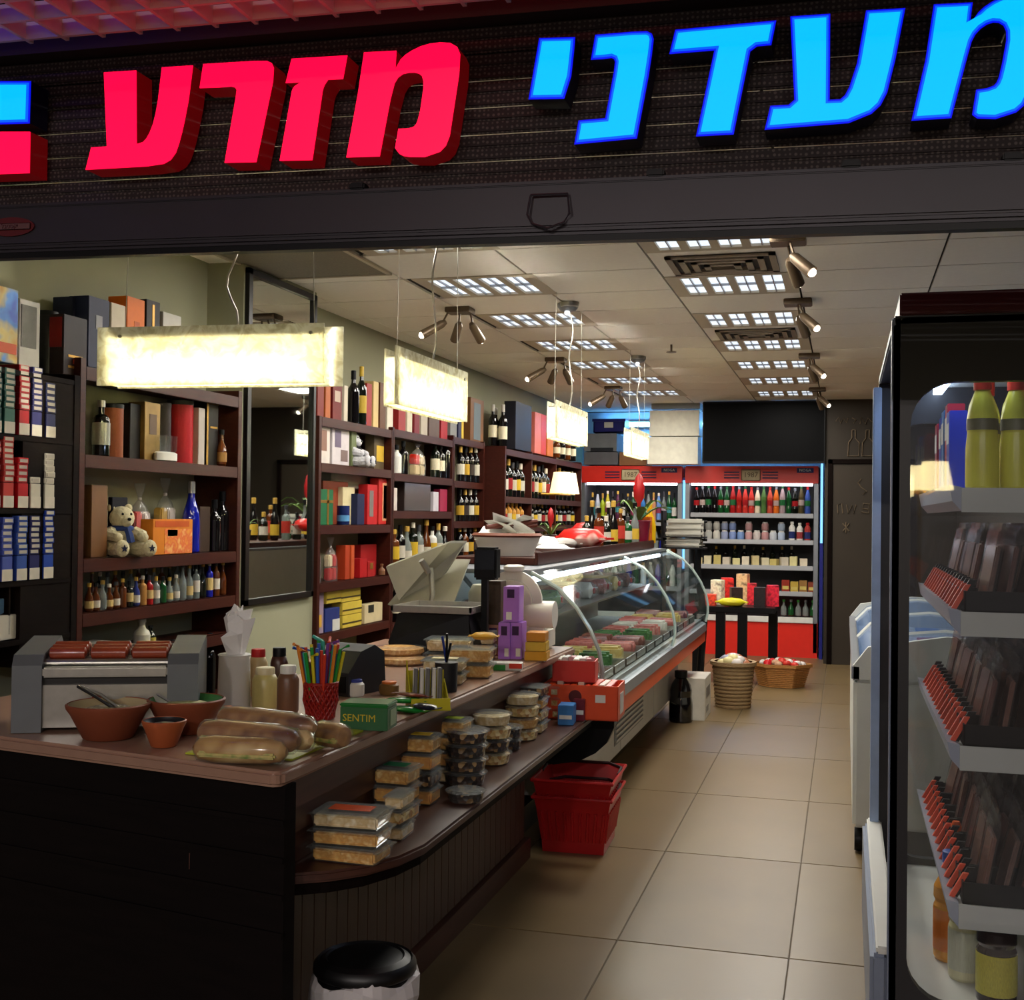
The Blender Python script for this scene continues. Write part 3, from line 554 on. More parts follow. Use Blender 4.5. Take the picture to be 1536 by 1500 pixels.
lcarton(230, 290, 779, Z, (206, 122, 34), 'orange treat box with green leaf print beside the bear', -2.768, .06, 'treat_box', panels=[('+x', .28, .98, .02, .72, ramp_mat('orange_print', [(226, 150, 50), (216, 96, 40), (236, 190, 110)], 28), 'picture_panel'), ('+x', .35, .6, .52, .7, MC((110, 120, 30)), 'leaf_print'), ('+x', .05, .9, .78, .95, MC((190, 84, 30)), 'title_band')])
lbottle(287, 723, Z, 'burg', .040, GBL, M('silver_foil', (206, 206, 210), .25, .7, var=.1), 'cobalt blue sparkling wine bottle with silver neck', -2.83)
lcarton(300, 316, 760, Z, (60, 44, 34), 'dark bottle box with brown top beside the blue bottle', -2.81, .06, 'spirit_box')
for k, px in enumerate((322, 334)): lbottle(px, (750, 738)[k], Z, 'wine', .033, GB, BLK, ('shorter black bottle at the shelf end', 'taller black bottle at the shelf end')[k], -2.82)
# shelf 3: miniatures
Z = 1.061; MG = [GA, GA, GC, GA, GA, GA, GD, M('blue_mini', (50, 60, 120), .1), MC((170, 120, 60)), M('red_mini', (150, 26, 30), .1), GC, GG, GC, GC, GC, GC, GC, GD, GBL, GA, GA]
MCAP = [MC((200, 160, 70)), BLK, MC((190, 150, 70)), MC((220, 210, 190)), MC((60, 60, 64))]
def mini(px, pt, X, g, c, lab, grp, pap): lbottle(px, pt, Z, random.choice(['squat', 'spirit', 'wine']), .017, g, c, lab, X, pap, grp, 'miniature_bottle')
for k in range(21):
    px = 136+k*10; amber = k in (0, 1, 3, 4, 5, 19, 20); pt = 893-px*.10-random.uniform(0, 8)-(14 if k > 13 else 0)
    g = MG[k]; lab = 'amber miniature bottle, %s from left in the front miniature row' % ORD[k] if g is GA else 'clear miniature bottle, %s from left in the front miniature row' % ORD[k] if g is GC else ['dark green miniature bottle left of the blue one', 'violet miniature bottle in the row', 'tan miniature bottle beside the red one', 'red miniature bottle in the middle of the row', 'green miniature bottle among the clear ones', 'dark miniature bottle right of the clear ones', 'cobalt miniature bottle near the right end'][[6, 7, 8, 9, 11, 17, 18].index(k)]
    grp = 'amber miniatures, front' if g is GA else 'clear miniatures, front' if g is GC else None
    mini(px, pt, -2.79, g, MCAP[k % 5], lab, grp, MC((206, 180, 120)) if k % 3 == 0 else MC((214, 206, 190)) if k % 3 == 1 else None)
for k in range(18):
    px = 140+k*11.6; mini(px, 876-px*.10-random.uniform(0, 10), -2.87, [GA, GD, GC][k % 3], MCAP[(k+2) % 5], ['amber', 'dark green', 'clear'][k % 3]+' miniature bottle, %s from left in the back miniature row' % ORD[k], ['amber', 'dark green', 'clear'][k % 3]+' miniatures, back', MC((196, 180, 150)))
# shelf 4
Z = .891
t = thing('paper_stack', 'loose white papers on the dark shelf under the miniatures', 'papers', (-2.83, 4.05, Z))
for k in range(5): ob('sheet', MB().box(-.06, .06, -.1, .1, 0, .0015).mesh(), WHT, t, (.01*k-.02, .01*k, .004+.009*k), (random.uniform(-.08, .08), .05, random.uniform(-.4, .4)))
lbottle(216, 928, Z, 'squat', .034, M('white_ceramic', (196, 192, 172), .35, var=.05), M('white_ceramic', (196, 192, 172)), 'round white ceramic bottle on the low shelf', -2.8, name='ceramic_bottle')
lbottle(229, 938, Z, 'squat', .022, GD, BLK, 'small dark bottle with yellow label by the white one', -2.8, MC((180, 160, 70)))
for k, px in enumerate((262, 282, 300, 318)): lbottle(px, (960, 952, 955, 950)[k], .62, ('spirit', 'squat', 'wine', 'wine')[k], .03, (GA, GG, GB, GB)[k], BLK, ('amber bottle under the wall shelf by the napkins', 'round green bottle under the wall shelf', 'first black bottle under the wall shelf', 'second black bottle under the wall shelf')[k], -2.8, name='bottle')
ob('base_shelf', MB().box(-.112, .11, -.58, .58, .14, .168).mesh(), WOOD, bpy.data.objects['wall_shelf'])
# --- mirror on the pillar
mt = thing('wall_mirror', 'tall black-framed mirror on the pillar between the shelves', 'mirror', (-2.783, 5.575, 1.0))
ob('mirror_glass', MB().box(.0, .006, -.36, .36, .02, 1.6).mesh(), M('mirror_glass', (214, 220, 214), .02, 1, var=0), mt)
ob('frame', MB().box(0, .022, -.385, -.345, 0, 1.625, .002).box(0, .022, .355, .385, 0, 1.625, .002).box(0, .022, -.385, .385, 1.595, 1.625, .002).box(0, .022, -.385, .385, 0, .03, .002).mesh(), M('mirror_frame', (16, 13, 12), .35, var=.1), mt)
# --- unit 2
X2 = -2.76
shelf_unit('wall_shelf', 'dark wooden wall shelf right of the mirror with gift boxes', XL, X2, 6.02, 7.10, (.782, 1.063, 1.382, 1.725, 1.978), 1.98, WOOD, .5, .03)
F2 = -2.79
def row2(z, items):
    for it in items: lcarton(it[0], it[1], it[2], z, it[3], it[4], it[6] if len(it) > 6 else F2, .06, it[5] if len(it) > 5 else 'gift_box', panels=it[7] if len(it) > 7 else ())
row2(1.979, [(474, 484, 578, (120, 40, 30), 'dark red book-like box at the left of the shelf top', 'spirit_box'), (486, 494, 560, (170, 90, 40), 'narrow orange box on the shelf top', 'spirit_box'), (497, 511, 575, (110, 30, 26), 'red spirit box with a pale crest on the shelf top', 'spirit_box', F2, [('+x', .2, .8, .5, .8, MC((190, 170, 150)), 'crest')]), (514, 520, 578, (206, 196, 176), 'slim white box on the shelf top', 'spirit_box'),
  (548, 556, 575, (150, 40, 34), 'small red box behind the pendant on the shelf top', 'spirit_box'), (558, 566, 572, (206, 180, 120), 'tan box on the shelf top right end', 'spirit_box'), (568, 577, 574, (96, 60, 34), 'brown box on the shelf top right end', 'spirit_box'), (579, 588, 580, (214, 206, 186), 'pale box at the right end of the shelf top', 'spirit_box')])
lbottle(528, 556, 1.979, 'wine', .036, GB, BLK, 'black bottle on the shelf top beside the gold one', F2); lbottle(540, 550, 1.979, 'wine', .032, GD, M('yellow_foil', (206, 170, 50), .4), 'bottle with yellow neck on the shelf top', F2, MC((190, 160, 60)))
row2(1.726, [(473, 494, 632, (214, 204, 196), 'white box with an oval brown portrait', 'gift_box', F2, [('+x', .25, .75, .3, .8, MC((140, 104, 88)), 'oval_picture')]), (497, 523, 640, (206, 198, 200), 'white and violet box right of the oval portrait box', 'gift_box', F2, [('+x', .15, .5, .45, .9, MC((110, 96, 120)), 'figure_print'), ('+x', .5, .9, .1, .4, MC((120, 100, 96)), 'figure_print')]),
  (526, 534, 640, (110, 120, 80), 'narrow green box left of the small bear', 'gift_box'), (560, 578, 645, (92, 78, 56), 'brown jar box behind the small bear', 'gift_box', -2.81, [('+x', .2, .8, .2, .6, MC((206, 170, 60)), 'yellow_print')])])
p = at(546, 700, X=-2.77); bear('teddy_bear', 'white teddy bear with a black scarf, legs over the shelf edge', (-2.84, p.y-.05, 1.727), .95, .15, M('white_fur', (206, 206, 210), .95, var=.1, scale=50, bump=.9), M('black_scarf', (20, 20, 24), .8), M('navy_star', (24, 28, 60)))
row2(1.383, [(496, 552, 712, (196, 190, 172), 'white board standing behind the mugs and gifts', 'gift_board', -2.90), (484, 522, 722, (140, 60, 36), 'red-brown box behind the green gift', 'gift_box', -2.86), (473, 500, 734, (20, 96, 56), 'green gift box tied with gold ribbon', 'gift_box', F2, [('+x', 0, 1, .62, .7, GOLD, 'ribbon'), ('-y', 0, 1, .62, .7, GOLD, 'ribbon'), ('+x', .65, .75, 0, 1, GOLD, 'ribbon')]),
  (514, 532, 731, (214, 202, 160), 'cream box behind the navy mug', 'gift_box', -2.83), (536, 547, 741, (28, 36, 70), 'dark blue box between the cream and red ones', 'gift_box'), (551, 566, 727, (180, 30, 34), 'red gift box with a grey window', 'gift_box', F2, [('+x', .2, .6, .2, .85, MC((120, 110, 106)), 'window')]), (568, 586, 718, (186, 44, 40), 'red gift box with pale border at the shelf end', 'gift_box', F2, [('+x', .3, .8, .08, .9, MC((210, 150, 110)), 'border_print'), ('+x', .38, .72, .13, .85, MC((170, 36, 36)), 'lettering_panel')])])
p = at(517, 780, X=-2.775); t = thing('mug', 'navy and sky-blue mug in front of the cream box', 'mug', (-2.785, p.y, 1.384))
ob('mug_body', MB().lathe([(.034, 0), (.037, .005), (.037, .11), (.033, .11), (.033, .02)], 16).mesh('m', True), M('navy_glaze', (24, 40, 96), .2), t); ob('blue_band', MB().lathe([(.0375, .02), (.0375, .055)], 16, close=False).mesh('m', True), M('sky_glaze', (90, 150, 200), .2), t); ob('handle', MB().tube([(0, .034, .09), (0, .06, .085), (0, .062, .04), (0, .034, .03)], .005, 6).mesh('m', True), M('navy_glaze', (24, 40, 96)), t)
p = at(481, 860, X=-2.79); cellobag('gift_bag', 'cellophane bag of orange sweets at the left of the red row', (-2.84, p.y+.01, 1.064), .12, .08, .27, [MC((206, 96, 30)), MC((200, 190, 180)), MC((180, 60, 30)), MC((196, 190, 180))])
p = at(505, 862, X=-2.78); cellobag('gift_bag', 'pale gift bag with a red heart box in front', (-2.82, p.y, 1.064), .12, .07, .25, [MC((190, 30, 28)), MC((220, 206, 170)), MC((190, 30, 28)), MC((196, 190, 180))])
row2(1.064, [(519, 526, 818, (170, 60, 30), 'orange-red book box in the lower row', 'gift_box'), (528, 533, 818, (190, 80, 40), 'slim orange book box in the lower row', 'gift_box'), (541, 552, 838, (170, 24, 28), 'short red box in the lower row', 'gift_box'), (553, 564, 842, (160, 30, 30), 'short red box with gold figure in the lower row', 'gift_box', F2, [('+x', .3, .7, .5, .9, GOLD, 'gold_figure')]), (542, 566, 817, (150, 26, 30), 'wide red box behind the two short ones', 'gift_box', -2.84)])
lbottle(574, 846, 1.064, 'squat', .022, M('wood_figure', (120, 80, 50), .6), M('wood_figure', (120, 80, 50)), 'little carved wooden figure in the lower row', F2, name='wooden_figure')
row2(.783, [(462, 469, 885, (150, 60, 60), 'red and white packet at the left of the bottom row', 'packet'), (472, 488, 888, (150, 130, 150), 'violet packet with a yellow disc in the bottom row', 'packet', F2, [('+x', .2, .8, .15, .45, MC((206, 160, 60)), 'disc_print')]), (490, 512, 912, (40, 56, 120), 'blue and white packet in the bottom row', 'packet', F2, [('+x', .5, 1, 0, .5, MC((206, 206, 200)), 'white_print')]),
  (549, 576, 905, (206, 190, 150), 'beige carton at the right of the bottom row', 'packet', F2, [('+x', .2, .5, .55, .95, MC((40, 44, 36)), 'jar_print')])])
for k, (a, b, zz, hh) in enumerate([(516, 545, .783, .075), (516, 545, .859, .075), (514, 543, .935, .075), (492, 514, .94, .07)]):
    loc, sz = lw(a, b, 900, zz, F2, .07); carton('yellow_box', (loc.x, loc.y, zz+.001), (.07, sz[1], hh-.002), MC((206, 182, 70)), ('lowest yellow box in the bottom row stack', 'middle yellow box in the bottom row stack', 'top yellow box in the bottom row stack', 'yellow box lying on the blue packet')[k], 'box', None, 0, [('+x', .0, 1, .3, .42, MC((70, 60, 30)), 'dark_line')])
# --- units 3, 4
shelf_unit('wall_shelf', 'dark wooden wall shelf of bottles beyond the gift shelf', XL, -2.76, 7.12, 8.32, (.75, 1.11, 1.47, 1.71, 1.99), 2.0, WOOD, .4, .03)
shelf_unit('wall_shelf', 'narrow dark bottle shelf before the wine cabinet', XL, -2.76, 8.34, 9.1, (.75, 1.12, 1.40, 1.70, 2.02), 2.03, WOOD, .4, .025)
rowcol = [(150, 40, 40), (206, 196, 170), (120, 30, 36), (180, 170, 150), (90, 70, 60), (160, 26, 36), (130, 130, 126), (210, 200, 190)]
for k, (a, b, t_) in enumerate([(596, 607, 590), (609, 617, 602), (620, 628, 606), (630, 640, 608), (642, 658, 618), (660, 670, 620), (674, 684, 606)]):
    lcarton(a, b, t_, 1.991, rowcol[k], ('cream box behind the second pendant', 'pale box behind the second pendant', 'dark red box behind the second pendant', 'grey box behind the second pendant', 'brown box under the second pendant', 'crimson box under the second pendant', 'tall white box right of the crimson one')[k] + ' on the shelf top', F2, .08, 'spirit_box')
lcarton(686, 694, 610, 2.021, (40, 40, 70), 'dark box with yellow edge beyond the pendant', F2, .06, 'spirit_box', panels=[('+x', .6, 1, 0, .7, MC((206, 176, 40)), 'yellow_edge')])
lcarton(704, 724, 598, 2.021, (110, 70, 34), 'brown box with a blue-grey bottle print on the shelf top', F2, .08, 'spirit_box', panels=[('+x', .25, .75, .05, .9, MC((96, 110, 116)), 'bottle_print')])
# unit 3 row 1
for k, px in enumerate((594, 604, 652, 660, 668)): lbottle(px, (668, 662, 660, 665, 658)[k], 1.711, 'wine', .034, (WHT, GB, GD, GB, GB)[k], BLK, ('white bottle at the left of the bear-bag shelf', 'black bottle left of the bear bag', 'green bottle right of the bear bag', 'black bottle with pale label right of the bear bag', 'black bottle at the right end of the bear-bag shelf')[k], -2.80, (None, None, CREAM, CREAM, None)[k])
p = at(632, 708, X=-2.79); cellobag('gift_bag', 'big pale gift bag with a red heart on the bottle shelf', (-2.82, p.y, 1.712), .22, .09, .24, [MC((214, 190, 140)), MC((196, 40, 24)), MC((206, 186, 140)), MC((200, 186, 150))])
lcarton(606, 646, 725, 1.471, (46, 34, 30), 'large dark gift hamper box on the middle shelf', -2.80, .1, 'hamper_box', panels=[('+x', .02, .98, .02, .98, CELLO, 'wrapper')])
lcarton(590, 596, 732, 1.471, (200, 190, 180), 'slim pale box left of the dark hamper', F2, .05); lcarton(650, 658, 738, 1.471, (196, 190, 196), 'white and violet box right of the dark hamper', F2, .05); lcarton(660, 671, 734, 1.471, (150, 40, 70), 'pink-red box right of the dark hamper', F2, .05)
GL3 = [GA, GB, GC, GD, GC, GA, WHT, GC, GB]
for k, px in enumerate((592, 601, 611, 620, 629, 640, 649, 658, 668)): lbottle(px, (795, 788, 790, 785, 788, 780, 790, 786, 790)[k], 1.111, ('spirit', 'wine', 'squat')[k % 3], .036, GL3[k], MCAP[k % 5], ['amber bottle with yellow label, first on the spirits shelf', 'black bottle, second on the spirits shelf', 'clear bottle, third on the spirits shelf', 'dark green bottle, fourth on the spirits shelf', 'clear bottle with cream label, fifth on the spirits shelf', 'amber bottle, sixth on the spirits shelf', 'white bottle, seventh on the spirits shelf', 'clear bottle, eighth on the spirits shelf', 'black bottle, last on the spirits shelf'][k], -2.80, MC(((206, 170, 50), (196, 190, 176), (206, 200, 180))[k % 3]))
for k, px in enumerate((597, 610, 624, 640)): lbottle(px, 868, .751, 'wine', .036, (GB, GD)[k % 2], BLK, ORD[k]+' dark bottle from the left on the lowest shelf behind the slicer', -2.80, CREAM, 'dark bottles behind the slicer')
for r, (z, pt, n_, g) in enumerate([(1.701, 670, 5, GB), (1.401, 735, 5, GB), (1.121, 790, 5, GA)]):
    for k in range(n_): lbottle(690+k*7.6, pt, z, 'wine', .033, g if k % 2 else GB, MCAP[(k+r) % 5], ORD[k]+' bottle from the left on the %s shelf of the narrow bottle unit' % ('upper', 'middle', 'lower')[r], -2.80, MC(((206, 200, 180), (190, 150, 50), (60, 50, 46))[(k+r) % 3]), 'bottles, narrow unit %s shelf' % ('upper', 'middle', 'lower')[r])
# --- unit 5: wine cabinet standing forward
X5 = -2.60
shelf_unit('wine_cabinet', 'deep dark red wine cabinet with its side towards the shop front', XL, X5, 9.16, 12.0, (.8, 1.02, 1.36, 1.60, 1.98), 2.0, WOOD, .1, .025, (10.0, 10.9))
for k in range(3): lbottle(738+k*15, 607, 2.021 if k < 1 else 2.001, 'wine', .038, GB, M('white_foil', (206, 200, 190), .4), ORD[k]+' white-capped wine bottle in the front of the shelf-top group', -2.80 if k < 1 else -2.72, CREAM, 'wine bottles on the shelf top')
for k in range(3): lbottle(742+k*14, 612, 2.021 if k < 1 else 2.001, 'wine', .038, GB, M('white_foil', (206, 200, 190)), ORD[k]+' wine bottle in the back of the shelf-top group', -2.90, CREAM, 'wine bottles on the shelf top, back')
lcarton(772, 796, 605, 2.001, (30, 30, 38), 'tall black box on the wine cabinet', -2.64, .1, 'spirit_box'); lcarton(801, 818, 620, 2.001, (206, 110, 96), 'pink box on the wine cabinet', -2.64, .1, 'spirit_box', panels=[('+x', .55, 1, 0, 1, MC((190, 60, 50)), 'red_panel')]); lcarton(820, 829, 650, 2.001, (200, 110, 40), 'small orange box on the wine cabinet', -2.64, .1, 'spirit_box')
for k, px in enumerate((834, 842, 850, 858)): lbottle(px, 655, 2.001, 'wine', .036, (GA, GB)[k % 2], BLK, ORD[k]+' short bottle at the far end of the cabinet top', -2.64, CREAM, 'bottles at the cabinet top far end')
BAY = [(9.26, 9.9), (10.1, 10.8), (11.0, 11.9)]
for b_, (y0, y1) in enumerate(BAY):
    for r, (z, h) in enumerate([(1.601, .31), (1.361, .21), (1.021, .3)]):
        n_ = 5
        for k in range(n_):
            gl = MC((196, 140, 60), .3) if (b_ == 0 and r == 1) else (GB, GD, GB)[k % 3]
            bottle('wine_bottle', (-2.66, y0+(y1-y0)*(k+.5)/n_, z), 'wine', h*random.uniform(.9, 1), .038 if h > .25 else .034, gl, MCAP[(k*2+r) % 5], ('%s %s wine bottle on the %s shelf, %s bay of the wine cabinet' % (ORD[k], 'gold' if (b_ == 0 and r == 1) else 'dark', ('upper', 'middle', 'lower')[r], ('near', 'middle', 'far')[b_])), 'wine cabinet %s bay, %s shelf' % (('near', 'middle', 'far')[b_], ('upper', 'middle', 'lower')[r]), MC(((206, 200, 184), (150, 40, 44), (196, 186, 160), (206, 170, 50))[(k+b_+r) % 4]))
# shaded lamps on a brass bracket in front of the cabinet
p = at(846, 742, X=-2.45); t = thing('wall_lamp', 'twin-shade brass lamp on the wine cabinet front', 'lamp', (p.x, p.y, p.z))
ob('bracket', MB().tube([(-.15, -.25, 0), (0, -.2, 0), (0, .25, 0)], .01, 8).mesh('b', True), M('brass', (180, 140, 60), .3, .8, var=.1), t)
SHD = M('lamp_shade', (240, 226, 190), .8, var=.05, scale=40, stretch=(40, 40, 1), emit=(255, 230, 180), es=.8)
for y in (-.09, .14): ob('lamp_shade', MB().lathe([(.11, .01), (.075, .2)], 20, cy=y, close=False).mesh('s', True), SHD, t); ob('stem', MB().tube([(0, y, 0), (0, y, .06)], .007, 6).mesh(), MATS['brass'], t)
# ================================================================ COUNTER
CZ = .9
LAM = M('brown_laminate', (150, 116, 96), .35, var=.08, scale=30)
fa = Vector((-1.144, 2.317, 0)); fdir = Vector((-.821, .156, 0)).normalized(); fn = Vector((-fdir.y, fdir.x, 0))*-1   # fn points into the shop
if fn.y < 0: fn = -fn
fl_ = fa+fdir*1.35
ct = thing('worktop', 'brown laminate L-shaped worktop of the front counter', 'countertop', (-1.5, 3.3, .87))
def outl(pts, z, h, bev=.0):
    b = MB(); b.prism([(p[0]+1.5, p[1]-3.3, z-.87) for p in pts], (0, 0, h))
    if bev: bmesh.ops.bevel(b.bm, geom=list(b.bm.edges), offset=bev, segments=3, affect='EDGES')
    return b
top_pts = [(fa.x-.02, fa.y+.004), (fa.x-.002, fa.y+.02), (-1.091, 4.95), (-1.95, 4.95), (-1.95, 4.1), (-1.78, 4.0), (-1.78, 3.1), (fl_.x+fn.x*.62, fl_.y+fn.y*.62), (fl_.x, fl_.y)]
ob('slab', outl(top_pts, .866, .034, .008).mesh('slab', True), LAM, ct)
cb = thing('counter_base', 'near-black wooden counter with beadboard side facing the aisle', 'counter', (-1.5, 3.3, 0))
def cpart(name, pts, z, h, mat): return ob(name, MB().prism([(p[0]+1.5, p[1]-3.3, z) for p in pts], (0, 0, h)).mesh(), mat, cb)
q0 = fa+fn*.035-Vector((.012, 0, 0)); q1 = fl_+fn*.035
cpart('front_panel', [q0, q1, q1+fn*.04, q0+fn*.04], 0, .866, M('black_wood_front', (14, 9, 8), .6, var=.3, scale=6, stretch=(1, 1, 8), ior=1.2))
for z in (.54, .62, .70, .78): cpart('moulding', [q0-fn*.006, q1-fn*.006, q1+fn*.01, q0+fn*.01], z, .012, MATS['black_wood_front'])
cpart('carcass', [(-1.72, 3.0), (-1.33, 3.0), (-1.33, 4.9), (-1.72, 4.9)], 0, .866, WOODX)
DW = M('counter_dark_wood', (72, 43, 33), .42, var=.3, scale=8, stretch=(3, .6, 9))
for k, (z, h, x) in enumerate([(.80, .066, -1.16), (.735, .062, -1.18), (.69, .042, -1.195), (.652, .036, -1.205)]): cpart('step_panel', [(x-.2, 2.40), (x, 2.40), (x+.015, 4.93), (x-.2, 4.93)], z, h, DW)
pm_ = MB().box(-.006, .006, -.0345, .0345, .09, .625, .002).mesh()
BEAD = M('beadboard', (70, 50, 40), .5, var=.3, scale=7, stretch=(8, 8, .8))
for k in range(34): ob('plank', pm_, BEAD, cb, (-1.30+1.5, 2.50+k*.072-3.3, 0))
cpart('panel_backing', [(-1.34, 2.46), (-1.306, 2.46), (-1.306, 4.95), (-1.34, 4.95)], 0, .625, WOODX)
cpart('skirting', [(-1.306, 2.46), (-1.275, 2.46), (-1.275, 4.95), (-1.306, 4.95)], 0, .085, DW)
sf = thing('display_shelf', 'dark wooden ledge with rounded corner along the counter side', 'shelf', (-1.1, 3.7, .625))
shp = [(-1.24, 2.42), (-1.17, 2.445), (-1.10, 2.49), (-1.04, 2.555), (-.995, 2.65), (-.972, 2.76), (-.970, 4.80), (-1.0, 4.86), (-1.24, 4.86)]
b = MB(); b.prism([(x+1.1, y-3.7, 0) for x, y in shp], (0, 0, .025)); bmesh.ops.bevel(b.bm, geom=[e for e in b.bm.edges if abs(e.verts[0].co.z-e.verts[1].co.z) < .001], offset=.006, segments=2, affect='EDGES')
ob('board', b.mesh('b', True), DW, sf)
ob('brace', MB().prism([(x*.94+1.02, y-3.7+.02, -.03) for x, y in shp], (0, 0, .028)).mesh(), WOODX, sf)
P_ = [(922, 1068), (921, 1092), (910, 1115), (893, 1130), (868, 1142), (830, 1147), (806, 1140), (806, 1068)]
e = thing('end_bracket', 'black rounded end panel where the ledge meets the deli case', 'bracket', at(860, 1145, Y=4.9))
c0 = at(860, 1145, Y=4.9); ob('panel', MB().prism([at(x, y, Y=4.9)-c0 for x, y in P_], (0, .04, 0)).mesh(), BLK, e)
# ---------------------------------------------------------------- roller grill
p0, p1 = at(16, 1101, Z=CZ), at(296, 1096, Z=CZ); gd = (p1-p0); GLn = gd.length; ga = math.atan2(gd.y, gd.x)
t = thing('roller_grill', 'steel sausage roller grill on the front counter', 'roller grill', p0+Vector((0, 0, .0015)), ga)
GREYP = M('grill_end_grey', (104, 108, 110), .45, .2, var=.08); DK = M('grill_dark', (26, 24, 24), .4)
for x0, x1 in ((0, .07), (GLn-.075, GLn)):
    b = MB(); b.prism([(x0, 0, 0), (x0, -.0, .165), (x0, .02, .19), (x0, .24, .215), (x0, .26, .2), (x0, .26, 0)], (x1-x0, 0, 0)); ob('end_block', b.mesh(), GREYP, t)
ob('front_plate', MB().box(.07, GLn-.075, .012, .03, .01, .115).mesh(), STEEL, t); ob('slot', MB().box(.07, GLn-.075, .02, .032, .115, .135).mesh(), DK, t)
ob('drip_rail', MB().box(.07, GLn-.075, 0, .03, .135, .16, .004).mesh(), STEEL, t); ob('deck', MB().box(.07, GLn-.075, .03, .24, .02, .15).mesh(), DK, t)
for k in range(6): ob('roller', MB().tube([(.07, .045+.033*k, .165+.004*k), (GLn-.075, .045+.033*k, .165+.004*k)], .011, 10).mesh('r', True), STEEL, t)
ob('maker_badge', MB().lathe([(1, 0), (1, .002)], 16, sx=.018, sy=.011).mesh(mat4=Matrix.Rotation(PI/2, 4, 'X')), MC((150, 30, 28)), t, (GLn*.46, .012, .08))
SAU = M('sausage', (150, 62, 34), .3, var=.25, scale=30, coat=.4)
gm4 = Matrix.Translation(p0) @ Matrix.Rotation(ga, 4, 'Z')
sm = MB().tube([(-.05, 0, 0), (-.045, 0, 0), (.045, 0, 0), (.05, 0, 0)], 0, 10, [.006, .0155, .0155, .006]).mesh('s', True)
n_ = 0
for c in range(3):
    for r in range(3):
        w = gm4 @ Vector((.07+(GLn-.145)*(c+.5)/3, .061+.033*r, .190+.004*r))
        tag(ob('sausage', sm, SAU, None, w, (0, 0, ga+random.uniform(-.03, .03)), ((GLn-.16)/.31, 1, 1)), '%s sausage of the %s group on the roller grill' % (('front', 'middle', 'rear')[r], ('left', 'centre', 'right')[c]), 'sausage', 'sausages on the grill')
# ---------------------------------------------------------------- clay bowls
CLAY = M('terracotta', (132, 66, 40), .6, var=.12); 
def bowl(label, px, py, R, H, inner, food, outer=CLAY):
    p = at(px, py, Z=CZ); t = thing('clay_bowl', label, 'bowl', (p.x, p.y+R*.55, CZ+.001))
    ob('bowl_wall', MB().lathe([(R*.55, 0), (R*.6, .002), (R*.9, H*.7), (R*1.0, H*.86), (R*1.02, H*.97), (R*.97, H)], 28).mesh('b', True) if False else MB().lathe([(R*.55, 0), (R*.6, .002), (R*.9, H*.7), (R*1.0, H*.86), (R*1.02, H*.97), (R*.97, H), (R*.92, H*.9)], 28, close=False).mesh('b', True), outer, t)
    ob('glaze', MB().lathe([(R*.95, H*.98), (R*.9, H*.85), (R*.7, H*.72), (0.0001, H*.70)], 28, close=False).mesh('g', True), inner, t)
    ob('food', MB().lathe([(R*.78, H*.74), (R*.5, H*.86), (.0001, H*.9)], 20, close=False).mesh('f', True), food, t); return t
b1 = bowl('large clay bowl of creamy salad with tongs', 142, 1113, .098, .085, M('cream_glaze', (176, 160, 120), .3), ramp_mat('cream_salad', [(170, 160, 110), (96, 84, 50), (206, 196, 150)], 60, bump=.5))
b2 = bowl('clay bowl glazed green inside, behind the small bowl', 262, 1104, .094, .085, M('green_glaze', (62, 120, 62), .25), ramp_mat('pickle_salad', [(150, 160, 80), (196, 190, 130), (110, 120, 60)], 60, bump=.5))
b3 = bowl('small orange clay bowl in front of the green one', 236, 1123, .050, .062, M('dark_inside', (26, 24, 26), .4), ramp_mat('olives', [(20, 18, 22), (60, 60, 40), (150, 146, 90)], 50, bump=.6), M('orange_clay', (166, 84, 44), .55, var=.1))
pt_ = b1.location
t = thing('tongs', 'steel tongs with dark handle lying in the creamy salad', 'tongs', pt_+Vector((0, 0, .07)))
for s in (-1, 1): ob('arm', MB().tube([(.03, s*.008, -.002), (-.03, s*.012, .03), (-.085, s*.003, .05)], .004, 6).mesh('t', True), STEEL if s > 0 else DK, t)
t = thing('spoon', 'steel spoon handle leaning out of the green bowl', 'spoon', b2.location+Vector((-.02, 0, .06)))
ob('handle', MB().tube([(0, 0, 0), (-.08, 0, .038), (-.12, 0, .06)], .003, 6).mesh('t', True), STEEL, t); ob('spoon_bowl', MB().ball((.012, 0, -.002), .016, 1.2, .9, .4).mesh('t', True), STEEL, t)
